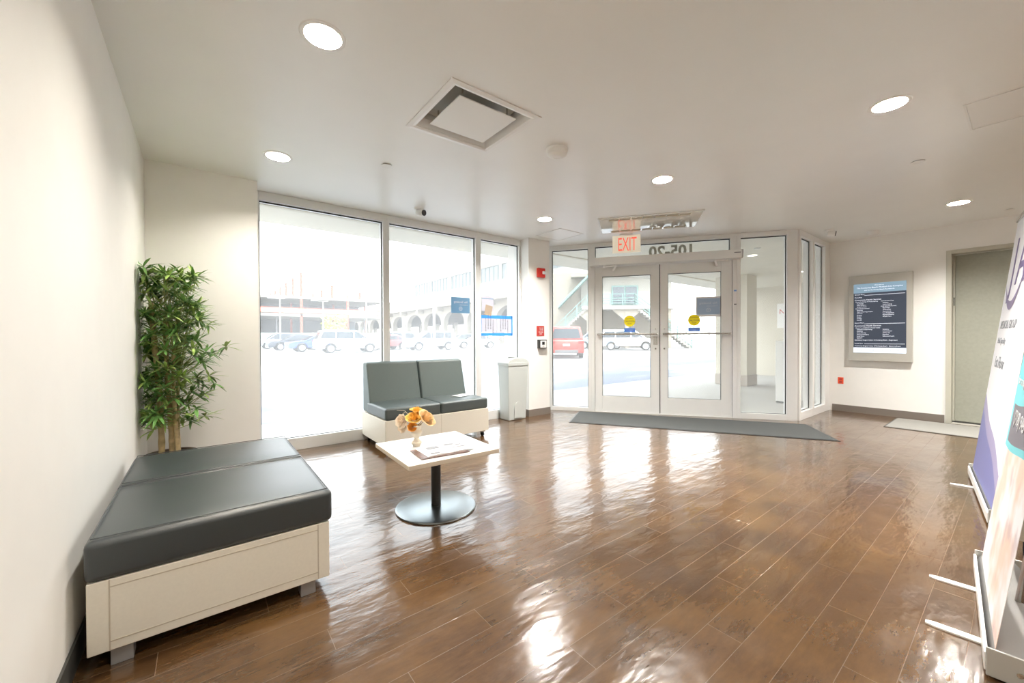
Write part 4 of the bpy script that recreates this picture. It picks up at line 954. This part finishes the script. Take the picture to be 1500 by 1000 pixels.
for x in (-3.3, .4):
    g = G(); g.prism_y([(x, 2.6), (x+1.5, 3.9), (x-1.5, 3.9)], .45, .7); g.build('bracket', M['concrete'], st)
def rail(x0, z0, x1, z1, y):
    g = G(); n_ = max(2, int(abs(x1-x0)/1.1))
    for k_ in range(n_+1): u = k_/n_; g.bar((x0+(x1-x0)*u, y, z0+(z1-z0)*u), (x0+(x1-x0)*u, y, z0+(z1-z0)*u+1.15), .09)
    for dz in (.25, .5, .75, 1.15): g.bar((x0, y, z0+dz), (x1, y, z1+dz), .07)
    g.build('railing', M['teal'], st)
rail(-2.4, 4.25, 1.1, 4.25, .25); rail(1.1, 4.25, 6.4, .0, .25)
def flight(x0, x1, z0, z1, y0, y1):
    n_ = 20; g = G()
    for k_ in range(n_):
        u = k_/n_; xa = x0+(x1-x0)*u; xb = x0+(x1-x0)*(u+1/n_); zz = z0+(z1-z0)*u; g.box(min(xa, xb), max(xa, xb), y0, y1, zz-.32, zz)
    g.build('stair_flight', M['paleconc'], st)
flight(1.1, 6.4, 4.25, 0.1, .3, 2.0)
flight(-3.4, -7.8, 4.25, 0.1, .3, 2.0); rail(-3.4, 4.25, -7.8, 0, .25)
g = G(); g.prism_y([(-2.6, 7.9), (-6.3, 4.1), (-6.3, 4.35), (-2.6, 8.15)], -.2, 2.4); g.build('stair_canopy', M['teal'], st)
G().box(-9, -4.0, 2.45, 2.7, 0, 7.9).build('canopy_wall', M['concrete'], st)
t = thing('blank_hall', (39, 10.0, 0), R(-50), 'large pale hall with blank wall seen through the right door', 'building')
G().box(-3, 12, 2, 10, 3.4, 7.6).build('wall', M['paleconc'], t); G().box(-3, 12, 2.2, 9.8, 0, 3.4).build('ground_floor', mat('pale_ground_floor', (.62, .60, .58), .8), t)
G().box(-3.2, 12.2, 1.8, 2.2, 3.25, 3.45).build('red_band', mat('faded_red_band', (.62, .36, .30), .7), t); G().box(0, 9, 1.95, 2.0, 4.2, 5.0).build('window_strip', mat('pale_glazing2', (.42, .45, .50), .3), t)
t = thing('chain_link_fence', (25, 10.0, 0), R(-50), 'thin metal fence in front of the pale hall', 'fence')
g = G(); [g.bar((x, 0, 0), (x, 0, 1.6), .06) for x in [i*1.4-2 for i in range(8)]]; g.build('post', M['steel'], t)
G().bar((-2, 0, 1.6), (7.8, 0, 1.6), .05).bar((-2, 0, .8), (7.8, 0, .8), .03).bar((-2, 0, .1), (7.8, 0, .1), .04).build('rail', M['steel'], t)
tg = G().prism([(20.5, 15.5), (31, 4.5), (34, 7.5), (24, 18.5)], -.1, .02).build('grass_verge', M['grass']); tag(tg, 'strip of yellow-green grass below the hall', 'grass', kind='stuff')
t = thing('yellow_bollard', (17.7, 11.4, 0), 0, 'short yellow bollard behind the left door\'s right edge', 'bollard')
G().cyl((0, 0, 0), (0, 0, 1.05), .11).build('post', M['yellow'], t, smooth=True); G().lathe([(.11, 1.05), (.08, 1.12), (0, 1.15)], 16).build('cap', M['yellow'], t, smooth=True)

# ------------------------------------------------------------------ camera, light, world
cam = bpy.data.cameras.new('camera'); co = bpy.data.objects.new('camera', cam); COL.objects.link(co)
r_ = Vector((.79100772, -.61178966, -.00449371)); u_ = Vector((.00918212, .00452713, .9999476)); w_ = Vector((.61173726, .79100753, -.00919852))
co.matrix_world = Matrix(((r_.x, u_.x, -w_.x, 0), (r_.y, u_.y, -w_.y, 0), (r_.z, u_.z, -w_.z, 1.15), (0, 0, 0, 1)))
cam.sensor_width = 36; cam.lens = 584.0067/1500*36; cam.clip_start = .05; cam.clip_end = 600
scene.camera = co
wd = bpy.data.worlds.new('world'); scene.world = wd; wd.use_nodes = True; nt = wd.node_tree; bg = nt.nodes['Background']
tcn = nt.nodes.new('ShaderNodeTexCoord'); sp = nt.nodes.new('ShaderNodeSeparateXYZ'); cr = nt.nodes.new('ShaderNodeValToRGB')
nt.links.new(tcn.outputs['Generated'], sp.inputs[0]); nt.links.new(sp.outputs[2], cr.inputs[0])
cr.color_ramp.elements[0].color = (1, 1, 1, 1); cr.color_ramp.elements[1].color = (.80, .90, 1, 1); cr.color_ramp.elements[1].position = .8
nt.links.new(cr.outputs[0], bg.inputs[0]); bg.inputs[1].default_value = 2.8
sl = bpy.data.lights.new('sun', 'SUN'); sl.energy = 2.0; sl.angle = R(1.5); sl.color = (1, .96, .9)
so = bpy.data.objects.new('sun', sl); COL.objects.link(so); so.rotation_euler = Vector((.35, .62, -1.0)).to_track_quat('-Z', 'Y').to_euler()
scene.view_settings.view_transform = 'Standard'; scene.view_settings.look = 'None'; scene.view_settings.gamma = 1; scene.view_settings.exposure = 1.03
scene.view_settings.use_curve_mapping = False
cy = scene.cycles; cy.max_bounces = 10; cy.diffuse_bounces = 6; cy.glossy_bounces = 4; cy.transparent_max_bounces = 16; cy.transmission_bounces = 6; cy.sample_clamp_indirect = 6; cy.caustics_reflective = False; cy.caustics_refractive = False
